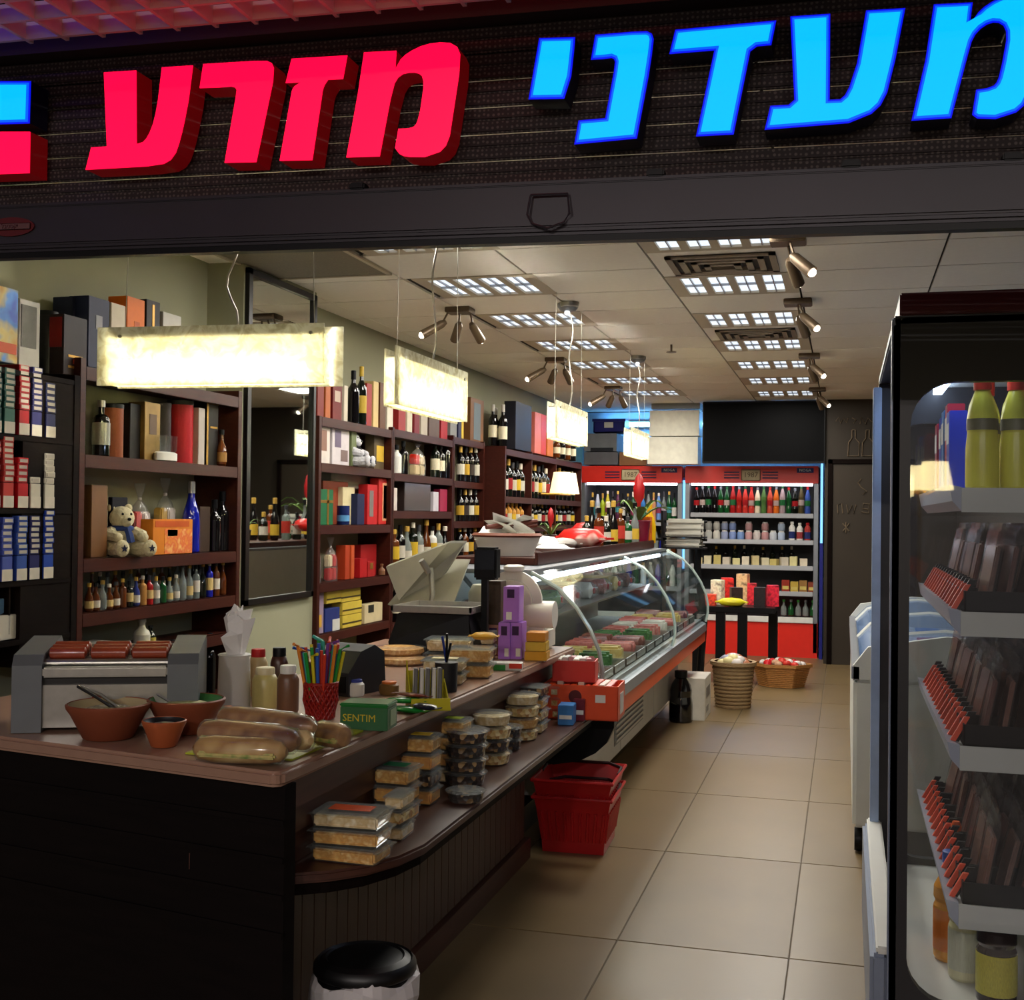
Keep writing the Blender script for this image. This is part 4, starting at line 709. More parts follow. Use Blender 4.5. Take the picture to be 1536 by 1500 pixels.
# ---------------------------------------------------------------- wrapped baguettes on a green board
bd0 = [at(278, 1132, Z=CZ), at(438, 1142, Z=CZ), at(545, 1098, Z=CZ), at(420, 1085, Z=CZ)]
bt = thing('cutting_board', 'lime green board under the wrapped baguettes', 'board', bd0[0]); ob('sheet', MB().prism([p-bd0[0]+Vector((0, 0, .001)) for p in bd0], (0, 0, .004)).mesh(), M('lime_board', (170, 180, 40), .45, var=.06), bt)
BRD = ramp_mat('seeded_bread', [(140, 88, 50), (178, 132, 80), (104, 62, 36)], 14, .55, .3); BRD2 = ramp_mat('pale_bread', [(206, 168, 100), (170, 124, 66), (220, 190, 130)], 12, .55, .3)
def baguette(label, a, b, r, z, crust):
    pa, pb = at(*a, Z=z), at(*b, Z=z); d = pb-pa; L_ = d.length
    t = thing('baguette', label, 'sandwich', (pa+pb)/2, math.atan2(d.y, d.x), 'wrapped baguettes')
    rr = [.35, .8, 1, 1, .95, .75, .3]; xs_ = [-.5, -.44, -.28, 0, .28, .44, .5]
    ob('bread', MB().tube([(x*L_, 0, 0) for x in xs_], 0, 12, [r*q for q in rr]).mesh('b', True), crust, t)
    ob('filling', MB().box(-L_*.42, L_*.42, -r*1.05, r*.3, -r*.45, .0, .004).mesh(), ramp_mat('filling', [(90, 130, 40), (196, 180, 110), (150, 160, 70)], 30), t)
    ob('wrap', MB().tube([(x*L_*1.03, 0, 0) for x in xs_], 0, 12, [r*1.07*q for q in (.2, .85, 1, 1, 1, .85, .2)]).mesh('w', True), CLEAR, t)
baguette('pale baguette with green filling at the front of the board', (292, 1122), (430, 1128), .029, .935, BRD2)
baguette('long seeded baguette behind the pale one', (300, 1098), (448, 1112), .032, .955, BRD)
baguette('pale-ended baguette in the middle of the board', (352, 1086), (466, 1112), .029, .95, BRD2)
baguette('seeded baguette on top at the back of the board', (330, 1074), (472, 1092), .028, .975, BRD)
baguette('short dark baguette at the right end of the board', (474, 1098), (520, 1106), .030, .937, BRD)
# ---------------------------------------------------------------- napkins, sauces, straws
p = at(340, 1066, Z=CZ); t = thing('napkin_holder', 'white cylinder stuffed with crumpled paper napkins', 'napkin holder', (p.x, p.y+.04, CZ+.001))
s = 1
ob('cylinder', MB().lathe([(.044, 0), (.046, .004), (.043, .145), (.046, .15), (.043, .152)], 24).mesh('c', True), M('white_cup', (226, 224, 216), .5, var=.04), t)
NAP = M('paper_napkin', (240, 238, 234), .9, var=.04, bump=.2)
for k, (tx, ty, hh, w) in enumerate([(-.02, -.01, .27, .05), (.0, .015, .285, .06), (.025, -.012, .26, .05), (-.005, -.03, .22, .05), (.02, .02, .29, .04)]):
    ob('napkin', MB().prism([(-.012+tx*.3, ty*.3, .13), (-w*.75+tx, ty-.012, hh*.92), (-w*.2+tx, ty, hh), (tx+w*.15, ty-.01, hh*.95), (tx+w*.7, ty+.01, hh*.98), (.016+tx*.3, ty*.3, .13)], (0, .004, 0)).mesh(), NAP, t, rot=(0, 0, k*.5-.9))
def jar(label, px, py, R, H, body, lid, z=CZ, cat='jar'):
    p = at(px, py, Z=z); t = thing('jar', label, cat, (p.x, p.y+R, z+.001)); ob('jar_body', MB().lathe([(R*.9, 0), (R, .006), (R, H*.7), (R*.8, H*.82), (R*.7, H*.84)], 16).mesh('j', True), body, t); ob('lid', MB().lathe([(R*.75, H*.82), (R*.75, H*.97), (R*.7, H)], 16).mesh('l', True), lid, t); return t
jar('cream sauce jar with cream lid beside the napkins', 388, 1066, .036, .115, M('mayo', (206, 192, 120), .35), M('cream_lid', (220, 206, 160), .4))
jar('tall sauce bottle with red cap behind the cream jar', 380, 1046, .028, .14, M('pale_sauce', (214, 190, 140), .35), MC((190, 40, 40)))
jar('brown spice jar with white lid left of the straws', 424, 1072, .030, .13, M('spice', (120, 84, 60), .35), WHT)
jar('dark sauce bottle with black cap behind the spice jar', 412, 1050, .026, .15, M('dark_sauce', (70, 40, 30), .3), BLK)
p = at(471, 1082, Z=CZ); t = thing('straw_cup', 'red lattice cup holding coloured straws', 'straws', (p.x, p.y+.04, CZ+.001)); RC = M('red_lattice', (150, 30, 24), .4)
ob('cup_base', MB().lathe([(.036, 0), (.038, .006)], 20).mesh(), RC, t)
for k in range(20):
    a = 2*PI*k/20; b = 2*PI*(k+4)/20; ob('lattice_bar', MB().tube([(.037*math.cos(a), .037*math.sin(a), .004), (.046*math.cos((a+b)/2), .046*math.sin((a+b)/2), .05), (.046*math.cos(b), .046*math.sin(b), .095)], .0028, 5).mesh(), RC, t)
    ob('lattice_bar', MB().tube([(.037*math.cos(b), .037*math.sin(b), .004), (.046*math.cos((a+b)/2), .046*math.sin((a+b)/2), .05), (.046*math.cos(a), .046*math.sin(a), .095)], .0028, 5).mesh(), RC, t)
ob('cup_rim', MB().lathe([(.045, .09), (.048, .093), (.048, .098), (.045, .1)], 20, close=False).mesh(), RC, t)
ob('inner_cup', MB().lathe([(.035, .006), (.042, .09)], 18, close=False).mesh('c', True), RC, t)
SC = [MC((40, 150, 60)), MC((220, 200, 40)), MC((50, 90, 180)), MC((206, 60, 40)), MC((120, 60, 140)), MC((220, 130, 40)), MC((60, 170, 150))]
for k in range(34):
    a = k*2.4; r = .03*math.sqrt((k+.5)/34); h = .17+.035*random.random(); q = r*2.0+.004; n1 = (r*math.cos(a), r*math.sin(a), .02); n2 = (q*math.cos(a), q*math.sin(a), h)
    pts = [n1, n2]
    if k % 3 == 0: pts.append((n2[0]+.03*math.cos(a+1), n2[1]+.03*math.sin(a+1), n2[2]+.008))
    tag(ob('drinking_straw', MB().tube(pts, .0046, 6).mesh(), SC[k % 7], None, t.location), '%s plastic straw in the red lattice cup' % ('green', 'yellow', 'blue', 'red', 'purple', 'orange', 'turquoise')[k % 7], 'straw', '%s straws in the cup' % ('green', 'yellow', 'blue', 'red', 'purple', 'orange', 'turquoise')[k % 7])
p = at(535, 1048, Z=CZ); t = thing('receipt_machine', 'black rounded till printer behind the straws', 'machine', (p.x-.01, p.y+.10, CZ+.001), -.25)
ob('casing', MB().prism([(0, -.09, 0), (0, -.09, .07), (0, -.03, .13), (0, .04, .145), (0, .09, .12), (0, .1, 0)], (-.16, 0, 0)).mesh('k'), M('charcoal_plastic', (30, 32, 36), .45), t); ob('key_panel', MB().box(-.15, -.01, -.093, -.09, .01, .06).mesh(), BLK, t)
# ---------------------------------------------------------------- small goods
p = at(540, 1096, Z=CZ); t = thing('gum_box', 'green clear-lidded sweets box with yellow lettering', 'box', (p.x+.005, p.y+.045, CZ+.001), .1)
GRB = M('green_carton', (44, 96, 56), .4, var=.1); ob('carton', boxm(.125, .09, .058), GRB, t); ob('lid', MB().box(-.064, .064, -.047, .047, .058, .068, .003).mesh(), M('green_lid', (16, 110, 44), .3), t)
ob('lettering', textmesh('SENTIM', .026, .0005), MC((206, 180, 50)), t, (-.012, -.0455, .03), (PI/2, 0, 0)); ob('price_tag', MB().box(.063, .0645, -.02, .03, .01, .05).mesh(), MC((150, 170, 130)), t)
jar('small jar with red and blue lid on the counter', 527, 1046, .028, .05, WHT, MC((60, 70, 150))); jar('orange-lidded tub left of the yellow display', 578, 1044, .03, .04, MC((120, 90, 50)), MC((206, 110, 50)))
YC = MC((190, 178, 40)); p = at(632, 1066, Z=CZ); t = thing('display_stand', 'yellow card counter display with triangular sides', 'display stand', (p.x, p.y+.05, CZ+.001), .5)
ob('side_wing', MB().prism([(-.055, -.06, 0), (-.055, .05, 0), (-.055, .05, .13)], (.003, 0, 0)).mesh(), YC, t); ob('side_wing', MB().prism([(.055, -.06, 0), (.055, .05, 0), (.055, .05, .075)], (.003, 0, 0)).mesh(), YC, t)
ob('back_card', MB().box(-.055, .055, .05, .053, 0, .1).mesh(), YC, t); ob('front_lip', MB().box(-.055, .055, -.062, -.059, 0, .035).mesh(), YC, t); ob('tray', MB().box(-.055, .055, -.06, .05, 0, .004).mesh(), YC, t)
for k in range(10): tag(ob('sweet_stick', MB().tube([(0, 0, 0), (0, .004, .105)], .006, 8).mesh() if k == 0 else bpy.data.objects['sweet_stick'].data, MC((214, 210, 200)) if k % 2 else MC((110, 108, 106)), None, t.location+Matrix.Rotation(.5, 3, 'Z') @ Vector((-.035+.0175*(k % 5), .0+.02*(k//5), .006))), '%s stick in the yellow display, %s row, %s from left' % (('grey', 'white')[k % 2], ('front', 'rear')[k//5], RN[k % 5]), 'sweet', 'sticks in the yellow display')
def packet(label, a, b, w, z, mat, h=.018, rz=0, name='snack_packet'):
    p = at(*a, Z=z); t = thing(name, label, 'packet', (p.x, p.y+.03, z+.001), rz, None)
    bm_ = MB(); L_ = b; n = 8
    bm_.tube([(-L_/2, 0, h/2), (-L_*.46, 0, h/2), (-L_*.3, 0, h/2), (0, 0, h/2), (L_*.3, 0, h/2), (L_*.46, 0, h/2), (L_/2, 0, h/2)], 0, 10, [.18, .2, .85, 1, .85, .2, .18])
    me = bm_.mesh('p', True, Matrix.Translation((0, 0, h/2)) @ Matrix.Diagonal((1, w/2, h/2, 1)) @ Matrix.Translation((0, 0, -h/2)) )
    ob('packet_body', me, mat, t); ob('seal', MB().box(-L_*.55, -L_*.47, -w*.35, w*.35, h*.45, h*.55).box(L_*.47, L_*.55, -w*.35, w*.35, h*.45, h*.55).mesh(), mat, t); return t
GP = M('green_wrapper', (30, 130, 50), .25, var=.3, scale=30); BP = M('dark_wrapper', (24, 28, 44), .25, var=.3, scale=30)
packet('bright green snack packet in front of the yellow display', (606, 1072), .12, .05, CZ, GP, rz=-.2); packet('green snack packet lying on the other one', (600, 1058), .12, .05, .918, GP, rz=.2); packet('dark blue snack packet beside the green ones', (632, 1068), .09, .045, .915, BP, rz=-.4); packet('brown chocolate bar across the green packets', (612, 1048), .12, .035, .935, MC((110, 50, 36), .3), .012, -.3)
p = at(652, 1040, Z=CZ); t = thing('pen_cup', 'black mesh pen cup behind the yellow display', 'pen holder', (p.x+.02, p.y+.05, CZ+.001)); ob('mesh_cup', MB().lathe([(.034, 0), (.036, .09)], 16).mesh('c', True), M('black_mesh', (20, 20, 22), .5), t)
for k in range(4): tag(ob('pen', MB().tube([(0, 0, .09), (.014*math.cos(k*1.7), .014*math.sin(k*1.7), .15+.01*k)], .004, 6).mesh(), (BLK, WHT, MC((30, 50, 130)), BLK)[k], None, t.location), ('black pen leaning left', 'white pen', 'blue pen', 'taller black pen')[k]+' in the mesh pen cup', 'pen')
# bread and boxed salads at the back of the counter
def rect_tub(label, loc, w, d, h, food, sticker=None, rz=0, group=None, fill=.8):
    t = thing('plastic_tub', label, 'food tub', loc, rz, group)
    def tray(): return MB().prism([(-w*.46, -d*.46, .001), (w*.46, -d*.46, .001), (w*.46, d*.46, .001), (-w*.46, d*.46, .001)], (0, 0, .001)).lathe([(.66, .001), (.72, h*.8), (.75, h*.8), (.75, h*.86)], 4, close=False).mesh()
    key = ('tub', round(w, 3), round(d, 3), round(h, 3))
    def mk():
        b = MB()
        def ring(s, z): return [(sx*w/2*s, sy*d/2*s, z) for sx, sy in ((-1, -1), (1, -1), (1, 1), (-1, 1))]
        R1, R2, R3, R4 = ring(.88, .001), ring(.97, h*.8), ring(1.06, h*.8), ring(1.06, h*.86)
        for A, B in ((R1, R2), (R2, R3), (R3, R4)):
            for i in range(4): b.quad(A[i], A[(i+1) % 4], B[(i+1) % 4], B[i])
        b.quad(*R1); return b.mesh()
    def lid():
        b = MB(); b.box(-w*.53, w*.53, -d*.53, d*.53, h*.84, h*.9, .003); b.box(-w*.47, w*.47, -d*.47, d*.47, h*.9, h, .006); return b.mesh()
    ob('tray', cached(key, mk), CLEAR, t); ob('lid', cached(key+('l',), lid), LIDC, t)
    ob('food', cached(key+('f', fill), lambda: MB().box(-w*.455, w*.455, -d*.455, d*.455, .003, h*fill, h*.12).mesh()), food, t)
    if sticker: ob('sticker', MB().box(-w*.3, w*.3, -d*.22, d*.22, h, h+.001).mesh(), sticker, t)
    return t
def round_tub(label, loc, R, h, food, group=None, sticker=None):
    t = thing('round_tub', label, 'food tub', loc, 0, group); n = 20
    ob('tray', cached(('rt', R, h), lambda: MB().lathe([(R*.86, .001), (R*.95, h*.8), (R*1.05, h*.82), (R*1.05, h*.88)], n, close=False).mesh('t', True)), CLEAR, t)
    ob('lid', cached(('rl', R, h), lambda: MB().lathe([(R*1.04, h*.86), (R*1.04, h*.92), (R*.9, h*.93), (R*.88, h)], n, close=False).lathe([(R*.88, h*.995), (R*.88, h)], n).mesh('l', True)), LIDC, t)
    ob('food', cached(('rf', R, h), lambda: MB().lathe([(R*.85, .003), (R*.94, h*.76), (R*.6, h*.84), (.001, h*.78)], n).mesh('f', True)), food, t); return t
FOODS = {'cookies': ramp_mat('cookies', [(226, 180, 100), (200, 142, 66), (240, 206, 140)], 45, .7, .6), 'nuts': ramp_mat('mixed_nuts', [(60, 36, 22), (120, 84, 46), (176, 140, 90), (40, 24, 18)], 60, .5, .8, voronoi=True), 'dates': ramp_mat('dark_nuts', [(44, 26, 18), (74, 46, 28), (130, 100, 60), (30, 18, 14)], 60, .45, .8, voronoi=True), 'pale': ramp_mat('cashews', [(234, 200, 130), (210, 166, 96), (190, 136, 74), (244, 220, 164)], 60, .5, .8, voronoi=True), 'cake': ramp_mat('cake', [(176, 104, 48), (226, 168, 84), (196, 126, 62)], 25, .7, .4), 'white': ramp_mat('wafers', [(230, 208, 164), (206, 176, 124), (242, 228, 196)], 40, .7, .5)}
def stack(px, py, n, fn_, what, Z=.651):
    p = at(px, py, Z=Z)
    for k in range(n): fn_(k, p, ('bottom', 'second', 'third', 'fourth', 'fifth')[k] if k < n-1 or n == 1 else 'top')
def rstack(px, py, n, w, d, h, foods, what, sticks=(), rz=0):
    def f(k, p, lv): rect_tub('%s tub of %s' % (lv, what) if n > 1 else 'single tub of '+what, (max(p.x, -1.185+w*.53), p.y+d/2, .651+k*(h+.0015)), w, d, h, FOODS[foods[k % len(foods)]], sticks[0] if sticks and k == n-1 else None, rz+random.uniform(-.05, .05), 'plastic tubs on the ledge')
    stack(px, py, n, f, what)
def cstack(px, py, n, R, h, foods, what):
    def f(k, p, lv): round_tub('%s round tub of %s' % (lv, what) if n > 1 else 'single round tub of '+what, (max(p.x, -1.18+R*1.05)+random.uniform(-.003, .003), p.y+R, .651+k*(h+.0015)), R, h, FOODS[foods[k % len(foods)]], 'round tubs on the ledge')
    stack(px, py, n, f, what)
rstack(514, 1297, 3, .17, .105, .038, ['cookies', 'cookies', 'white'], 'cookies with orange sticker, nearest stack', [MC((206, 84, 40))])
rstack(588, 1262, 3, .05, .10, .036, ['white', 'pale'], 'wafers beside the nearest stack')
rstack(566, 1232, 3, .105, .095, .046, ['cake', 'cake', 'cookies'], 'cake with green sticker in the square stack', [MC((30, 110, 70))])
rstack(598, 1206, 4, .10, .09, .046, ['cake', 'nuts', 'cake', 'cookies'], 'cookies with yellow sticker behind the cake', [MC((216, 176, 40))])
rstack(628, 1172, 4, .10, .09, .046, ['white', 'cake', 'cookies', 'cookies'], 'biscuits with lime sticker at the back', [MC((150, 170, 40))])
cstack(690, 1208, 1, .055, .034, ['dates'], 'dark nuts in front of the tall round stacks')
cstack(688, 1182, 4, .066, .040, ['dates', 'nuts', 'dates', 'nuts'], 'dark nuts in the nearest round stack')
cstack(728, 1150, 4, .066, .040, ['pale', 'nuts', 'pale', 'white'], 'pale nuts in the second round stack')
cstack(752, 1128, 2, .058, .040, ['dates', 'dates'], 'raisins before the third round stack')
cstack(764, 1112, 4, .066, .040, ['pale', 'cookies', 'pale', 'white'], 'nuts in the third round stack')
rstack(790, 1100, 4, .12, .11, .042, ['white', 'pale', 'cookies', 'nuts'], 'mixed sweets in the far square stack')
rstack(822, 1078, 3, .09, .11, .042, ['pale', 'cookies', 'white'], 'sesame sweets in the farthest stack')
for k, (px, py, col, lab, w, h) in enumerate([(846, 1088, (60, 120, 180), 'light blue chocolate box beside the farthest tubs', .06, .075), (866, 1082, (110, 30, 44), 'maroon chocolate box beside the blue one', .045, .085), (838, 1072, (150, 190, 220), 'pale blue packet behind the blue box', .05, .07)]):
    p = at(px, py, Z=.651); carton('chocolate_box', (p.x, p.y+.05, .651), (w, .09, h), MC(col), lab, rz=.1, panels=[('-y', .1, .9, .3, .5, WHT, 'white_band')])
ORG = M('orange_card', (224, 74, 26), .4, var=.06); RDC = M('red_card', (196, 42, 30), .4, var=.06)
def openbox(name, label, px, py, Z, w, d, h, mat, inner, rz=0):
    p = at(px, py, Z=Z); t = thing(name, label, 'display box', (p.x, p.y+d/2, Z+.001), rz)
    ob('tray', MB().box(-w/2, w/2, -d/2, -d/2+.004, 0, h).box(-w/2, w/2, d/2-.004, d/2, 0, h*1.0).box(-w/2, -w/2+.004, -d/2, d/2, 0, h).box(w/2-.004, w/2, -d/2, d/2, 0, h).box(-w/2, w/2, -d/2, d/2, 0, .004).mesh(), mat, t); return t, Vector((p.x, p.y+d/2, Z)), w, d, h
t, c, w, d, h = openbox('sweet_display_box', 'large orange display box at the far end of the ledge', 868, 1080, .651, .30, .2, .135, ORG, None, .05)
ob('label_patch', MB().box(.06, .10, -.1025, -.1005, .07, .10).mesh(), WHT, t); ob('round_window', MB().lathe([(.026, 0), (.026, .002)], 16).mesh(mat4=Matrix.Rotation(PI/2, 4, 'X')), MC((90, 30, 30)), t, (-.02, -.1, .09))
ob('side_print', MB().box(.1505, .152, -.05, .05, .02, .1).mesh(), MC((200, 190, 180)), t)
for k in range(9): carton('sweet_bar', (c.x-.11+.028*k, c.y-.01, c.z+.06), (.024, .14, .08), MC([(206, 70, 30), (214, 190, 170), (190, 50, 30)][k % 3], .3), '%s sweet bar from the left in the orange display box' % (RN+['eighth', 'ninth'])[k], 'sweet bar', 'bars in the orange box', rx=random.uniform(-.1, .1))
t, c, w, d, h = openbox('sweet_display_box', 'red display box of white sweets standing on the orange one', 858, 1024, .79, .17, .12, .085, RDC, None, .1)
for k in range(12): carton('wrapped_sweet', (c.x-.06+.024*(k % 6), c.y-.025+.05*(k//6), c.z+.045), (.022, .045, .05), MC([(226, 220, 206), (206, 196, 190), (180, 120, 120)][k % 3], .3), 'white wrapped sweet in the %s row of the red box, %s from left' % (('front', 'rear')[k//6], RN[k % 6]), 'sweet', 'sweets in the red box', rx=random.uniform(-.3, .3), rz=random.uniform(-.4, .4))
# bread, salad boxes, purple cartons on the worktop
for k, (px, py, z) in enumerate([(590, 1000, .9), (586, 985, .93)]):
    p = at(px, py, Z=z); t = thing('bread_pack', ('lower round flatbread pack by the till printer', 'upper round flatbread pack by the till printer')[k], 'bread', (p.x, p.y+.09, z+.001)); ob('bread', MB().lathe([(.08, 0), (.092, .008), (.09, .022), (.06, .028), (.001, .03)], 20).mesh('b', True), FOODS['cookies'], t); ob('wrapper', MB().lathe([(.09, -.0), (.1, .006), (.098, .026), (.06, .031)], 20, close=False).mesh('w', True), CELLO, t)
for k, (px, py, w, d, h, n) in enumerate([(660, 1028, .14, .1, .04, 2), (700, 1018, .15, .11, .05, 2), (668, 1000, .17, .11, .05, 2), (712, 988, .14, .1, .05, 2)]):
    p = at(px, py, Z=CZ)
    for j in range(n): rect_tub('%s box of boxed salad, %s' % (('lower', 'upper')[j], ('front left pair', 'front right pair', 'rear left pair', 'rear right pair')[k]), (p.x, p.y+d/2, CZ+.001+j*(h+.0015)), w, d, h, FOODS['white' if k != 1 else 'cookies'], MC((220, 206, 150)) if j and k in (0,) else None, .15, 'salad boxes on the worktop')
PUR = M('purple_card', (168, 108, 200), .4, var=.08); PD = MC((60, 30, 70))
for k, (px, py, z, w, h) in enumerate([(753, 990, CZ, .05, .14), (770, 990, CZ, .055, .14)]):
    p = at(px, py, Z=z); carton('purple_carton', (p.x, p.y+.06, z+.001), (w-.004, .09, h), PUR, ('left lower purple carton on the worktop', 'right lower purple carton on the worktop')[k], rz=.06, panels=[('-y', .25, .75, .65, .9, PD, 'round_print'), ('-y', .55, .9, .08, .3, WHT, 'barcode')])
p = at(762, 990, Z=CZ); carton('purple_carton', (p.x, p.y+.07, CZ+.1425), (.062, .09, .135), PUR, 'tall purple carton standing on the two lower ones', rz=.06, panels=[('-y', .25, .7, .68, .92, PD, 'round_print'), ('-y', .2, .55, .06, .28, WHT, 'barcode')])
p = at(736, 985, Z=CZ); carton('coffee_carton', (p.x, p.y+.07, CZ+.001), (.05, .08, .12), MC((170, 120, 100)), 'short tan carton left of the purple ones', panels=[('-y', .2, .8, .6, .9, PD, 'round_print')]); carton('coffee_carton', (p.x, p.y+.075, CZ+.1215), (.055, .08, .17), M('coffee_print', (70, 54, 36), .4, var=.4, scale=40), 'tall brown coffee carton left of the purple one')
p = at(757, 1006, Z=CZ); carton('sponge_pack', (p.x-.01, p.y+.03, CZ+.001), (.13, .07, .025), MC((196, 196, 186)), 'green, white and red flat pack in front of the purple cartons', 'packet', rz=.2, panels=[('-y', 0, .55, 0, .8, MC((50, 140, 60)), 'green_end'), ('-y', .65, 1, .3, 1, MC((200, 60, 40)), 'red_end')])
for k in range(3): p = at(796, 992, Z=CZ); carton('yellow_carton', (p.x+.01, p.y+.06, CZ+.001+k*.036), (.085-.006*k, .09, .034), MC([(206, 150, 40), (210, 170, 60), (196, 130, 40)][k]), ('lowest', 'middle', 'topmost')[k]+' small yellow carton right of the purple ones', rz=.1)
p = at(722, 965, Z=CZ); packet('crumpled yellow packet behind the salad boxes', (722, 962), .1, .07, 1.004, MC((196, 150, 50), .3), .03, .2)
# ---------------------------------------------------------------- scale, slicer
CZ2 = .9
sx, sy = at(665, 930, Y=4.45).x, 4.45
sc_ = thing('shop_scale', 'black counter scale with steel tray and pole display', 'scale', (sx, sy, CZ2+.001), .0)
ob('base', MB().prism([(-.16, -.14, 0), (.16, -.14, 0), (.17, -.15, .06), (.14, -.12, .17), (-.14, -.12, .17), (-.17, -.15, .06)], (0, .28, 0)).mesh(), BLK, sc_)
ob('steel_tray', MB().box(-.16, .16, -.15, .15, .175, .182, .002).box(-.16, .16, -.15, -.142, .18, .2).box(-.16, .16, .142, .15, .18, .2).box(-.16, -.152, -.15, .15, .18, .2).box(.152, .16, -.15, .15, .18, .2).mesh(), STEEL, sc_)
ob('pole', MB().box(.162, .186, -.03, -.006, 0, .33).mesh(), BLK, sc_); dd = ob('display_head', MB().box(.135, .225, -.045, .02, .30, .425, .008).mesh(), BLK, sc_); ob('screen', MB().box(.142, .218, -.048, -.044, .34, .415).mesh(), M('lcd', (20, 26, 34), .15), dd)
sl = thing('meat_slicer', 'grey metal meat slicer behind the scale', 'slicer', (at(672, 850, Y=4.78).x, 4.78, CZ2+.001), .0, None, (.82, .82, .86))
ALU = M('cast_aluminium', (170, 168, 150), .4, .5, var=.08)
ob('base', MB().box(-.22, .22, -.16, .16, 0, .12, .02).mesh('s', True), ALU, sl)
ob('carriage', MB().prism([(-.28, -.12, .2), (-.05, -.16, .12), (.06, -.1, .2), (.1, .05, .42), (-.14, .05, .42)], (.0, .015, .0)).mesh(), ALU, sl)
ob('food_plate', MB().prism([(-.3, -.1, .38), (.02, -.06, .5), (.08, .02, .5), (-.02, -.02, .34), (-.22, -.12, .22)], (.01, .02, .012)).mesh(), ALU, sl)
ob('arm', MB().tube([(-.06, -.14, .13), (-.03, -.15, .25), (-.05, -.12, .38)], .014, 8).mesh('a', True), ALU, sl); ob('handle', MB().tube([(-.05, -.15, .36), (-.08, -.18, .42)], .016, 8).mesh('a', True), STEEL, sl)
ob('motor_housing', MB().lathe([(.09, 0), (.1, .02), (.1, .16), (.08, .2)], 18).mesh('m', True), ALU, sl, (.2, .05, .1))
t = thing('slicer_guard', 'big round white blade guard of the second slicer', 'slicer', (at(772, 850, Y=4.74).x, 4.78, CZ2+.001), .0, None, (.72, .72, .74))
WE = M('white_enamel', (226, 220, 206), .25, var=.03)
ob('foot', MB().box(-.12, .2, -.1, .14, 0, .13, .02).mesh('s', True), WE, t); ob('guard_disc', MB().lathe([(.15, -.02), (.17, -.01), (.17, .015), (.15, .02)], 32).lathe([(.115, -.03), (.12, .02), (.115, .03)], 24).mesh('d', True, Matrix.Translation((0, -.08, .27)) @ Matrix.Rotation(PI/2, 4, 'X')), WE, t)
ob('blade', MB().lathe([(.158, -.026), (.158, -.022)], 32, close=False).mesh(mat4=Matrix.Translation((0, -.08, .27)) @ Matrix.Rotation(PI/2, 4, 'X')), STEEL, t)
ob('top_knob', MB().lathe([(.05, 0), (.06, .01), (.06, .03), (.04, .04)], 16).mesh('k', True), WE, t, (0, -.07, .43)); ob('motor', MB().lathe([(.07, -.1), (.075, -.08), (.075, .06)], 18).mesh('m', True, Matrix.Translation((.18, -.06, .2)) @ Matrix.Rotation(PI/2, 4, 'Y')), WE, t)
# ================================================================ DELI CASE
dc = thing('deli_case', 'long curved-glass deli case along the aisle', 'display case', (-1.4, 7.0, 0))
DY0, DY1, SEAM = 5.0, 9.05, 7.25
def dbox(name, x0, x1, y0, y1, z0, z1, mat, bev=.0, par=None): return ob(name, MB().box(x0+1.4, x1+1.4, y0-7, y1-7, z0, z1, bev).mesh(), mat, par or dc)
CG = M('case_grey', (176, 176, 170), .4, .15, var=.05); OR2 = M('orange_bumper', (206, 78, 36), .35, var=.06)
dbox('plinth', -1.8, -1.4, DY0+.05, DY1-.05, 0, .12, BLK)
for k in range(3): dbox('lower_panel', -1.8, -1.2, 5.45+(DY1-5.45)*k/3+.004, 5.45+(DY1-5.45)*(k+1)/3-.004, .14, .5, CG, .003)
dbox('vent_grille', -1.2, -1.197, 6.45, 7.4, .2, .42, M('case_grille', (110, 112, 112), .5), 0)
for k in range(7): dbox('grille_slat', -1.198, -1.19, 6.47, 7.38, .215+.029*k, .228+.029*k, CG)
ob('bumper', MB().prism([(x+1.4, DY0-7, z) for x, z in ((-1.25, .48), (-1.06, .5), (-1.0, .53), (-1.0, .6), (-1.25, .6))], (0, DY1-DY0, 0)).mesh(), OR2, dc)
ob('metal_sill', MB().prism([(x+1.4, DY0-7, z) for x, z in ((-1.25, .6), (-1.0, .6), (-.992, .61), (-.995, .66), (-1.02, .672), (-1.25, .672))], (0, DY1-DY0, 0)).mesh(), GREY, dc)
dbox('deck', -1.82, -1.03, DY0+.02, DY1-.02, .672, .69, M('steel_deck', (150, 156, 156), .35, .6, var=.06))
dbox('rear_wall', -1.86, -1.82, DY0, DY1, .14, 1.2, CG); dbox('canopy', -1.86, -1.30, DY0, DY1, 1.195, 1.215, GREY, .003)
dbox('inner_shelf', -1.80, -1.42, DY0+.05, DY1-.05, .935, .945, STEEL)
curve = [(-1.0, .672), (-.985, .74), (-.985, .80), (-1.0, .88), (-1.04, .97), (-1.10, 1.06), (-1.18, 1.14), (-1.30, 1.205)]
GLS = glassy('case_glass', (206, 226, 226), .012, .03, .35); EDG = M('glass_edge', (190, 206, 200), .2, .3, var=0)
for a, b_ in ((DY0, SEAM-.01), (SEAM+.01, DY1)):
    m = MB()
    for (x0, z0), (x1, z1) in zip(curve, curve[1:]): m.quad((x0+1.4, a-7, z0), (x1+1.4, a-7, z1), (x1+1.4, b_-7, z1), (x0+1.4, b_-7, z0))
    ob('curved_pane', m.mesh('g', True), GLS, dc)
for y in (DY0, SEAM, DY1): ob('glass_rim', MB().tube([(x+1.402, y-7, z) for x, z in curve], .009, 6).mesh('r', True), EDG, dc)
ob('side_pane', MB().prism([(x+1.4, DY0-7-.002, z) for x, z in curve+[(-1.82, 1.2), (-1.82, .672)]], (0, .005, 0)).mesh(), GLS, dc)
ob('side_pane', MB().prism([(x+1.4, DY1-7-.004, z) for x, z in curve+[(-1.82, 1.2), (-1.82, .672)]], (0, .005, 0)).mesh(), GLS, dc)
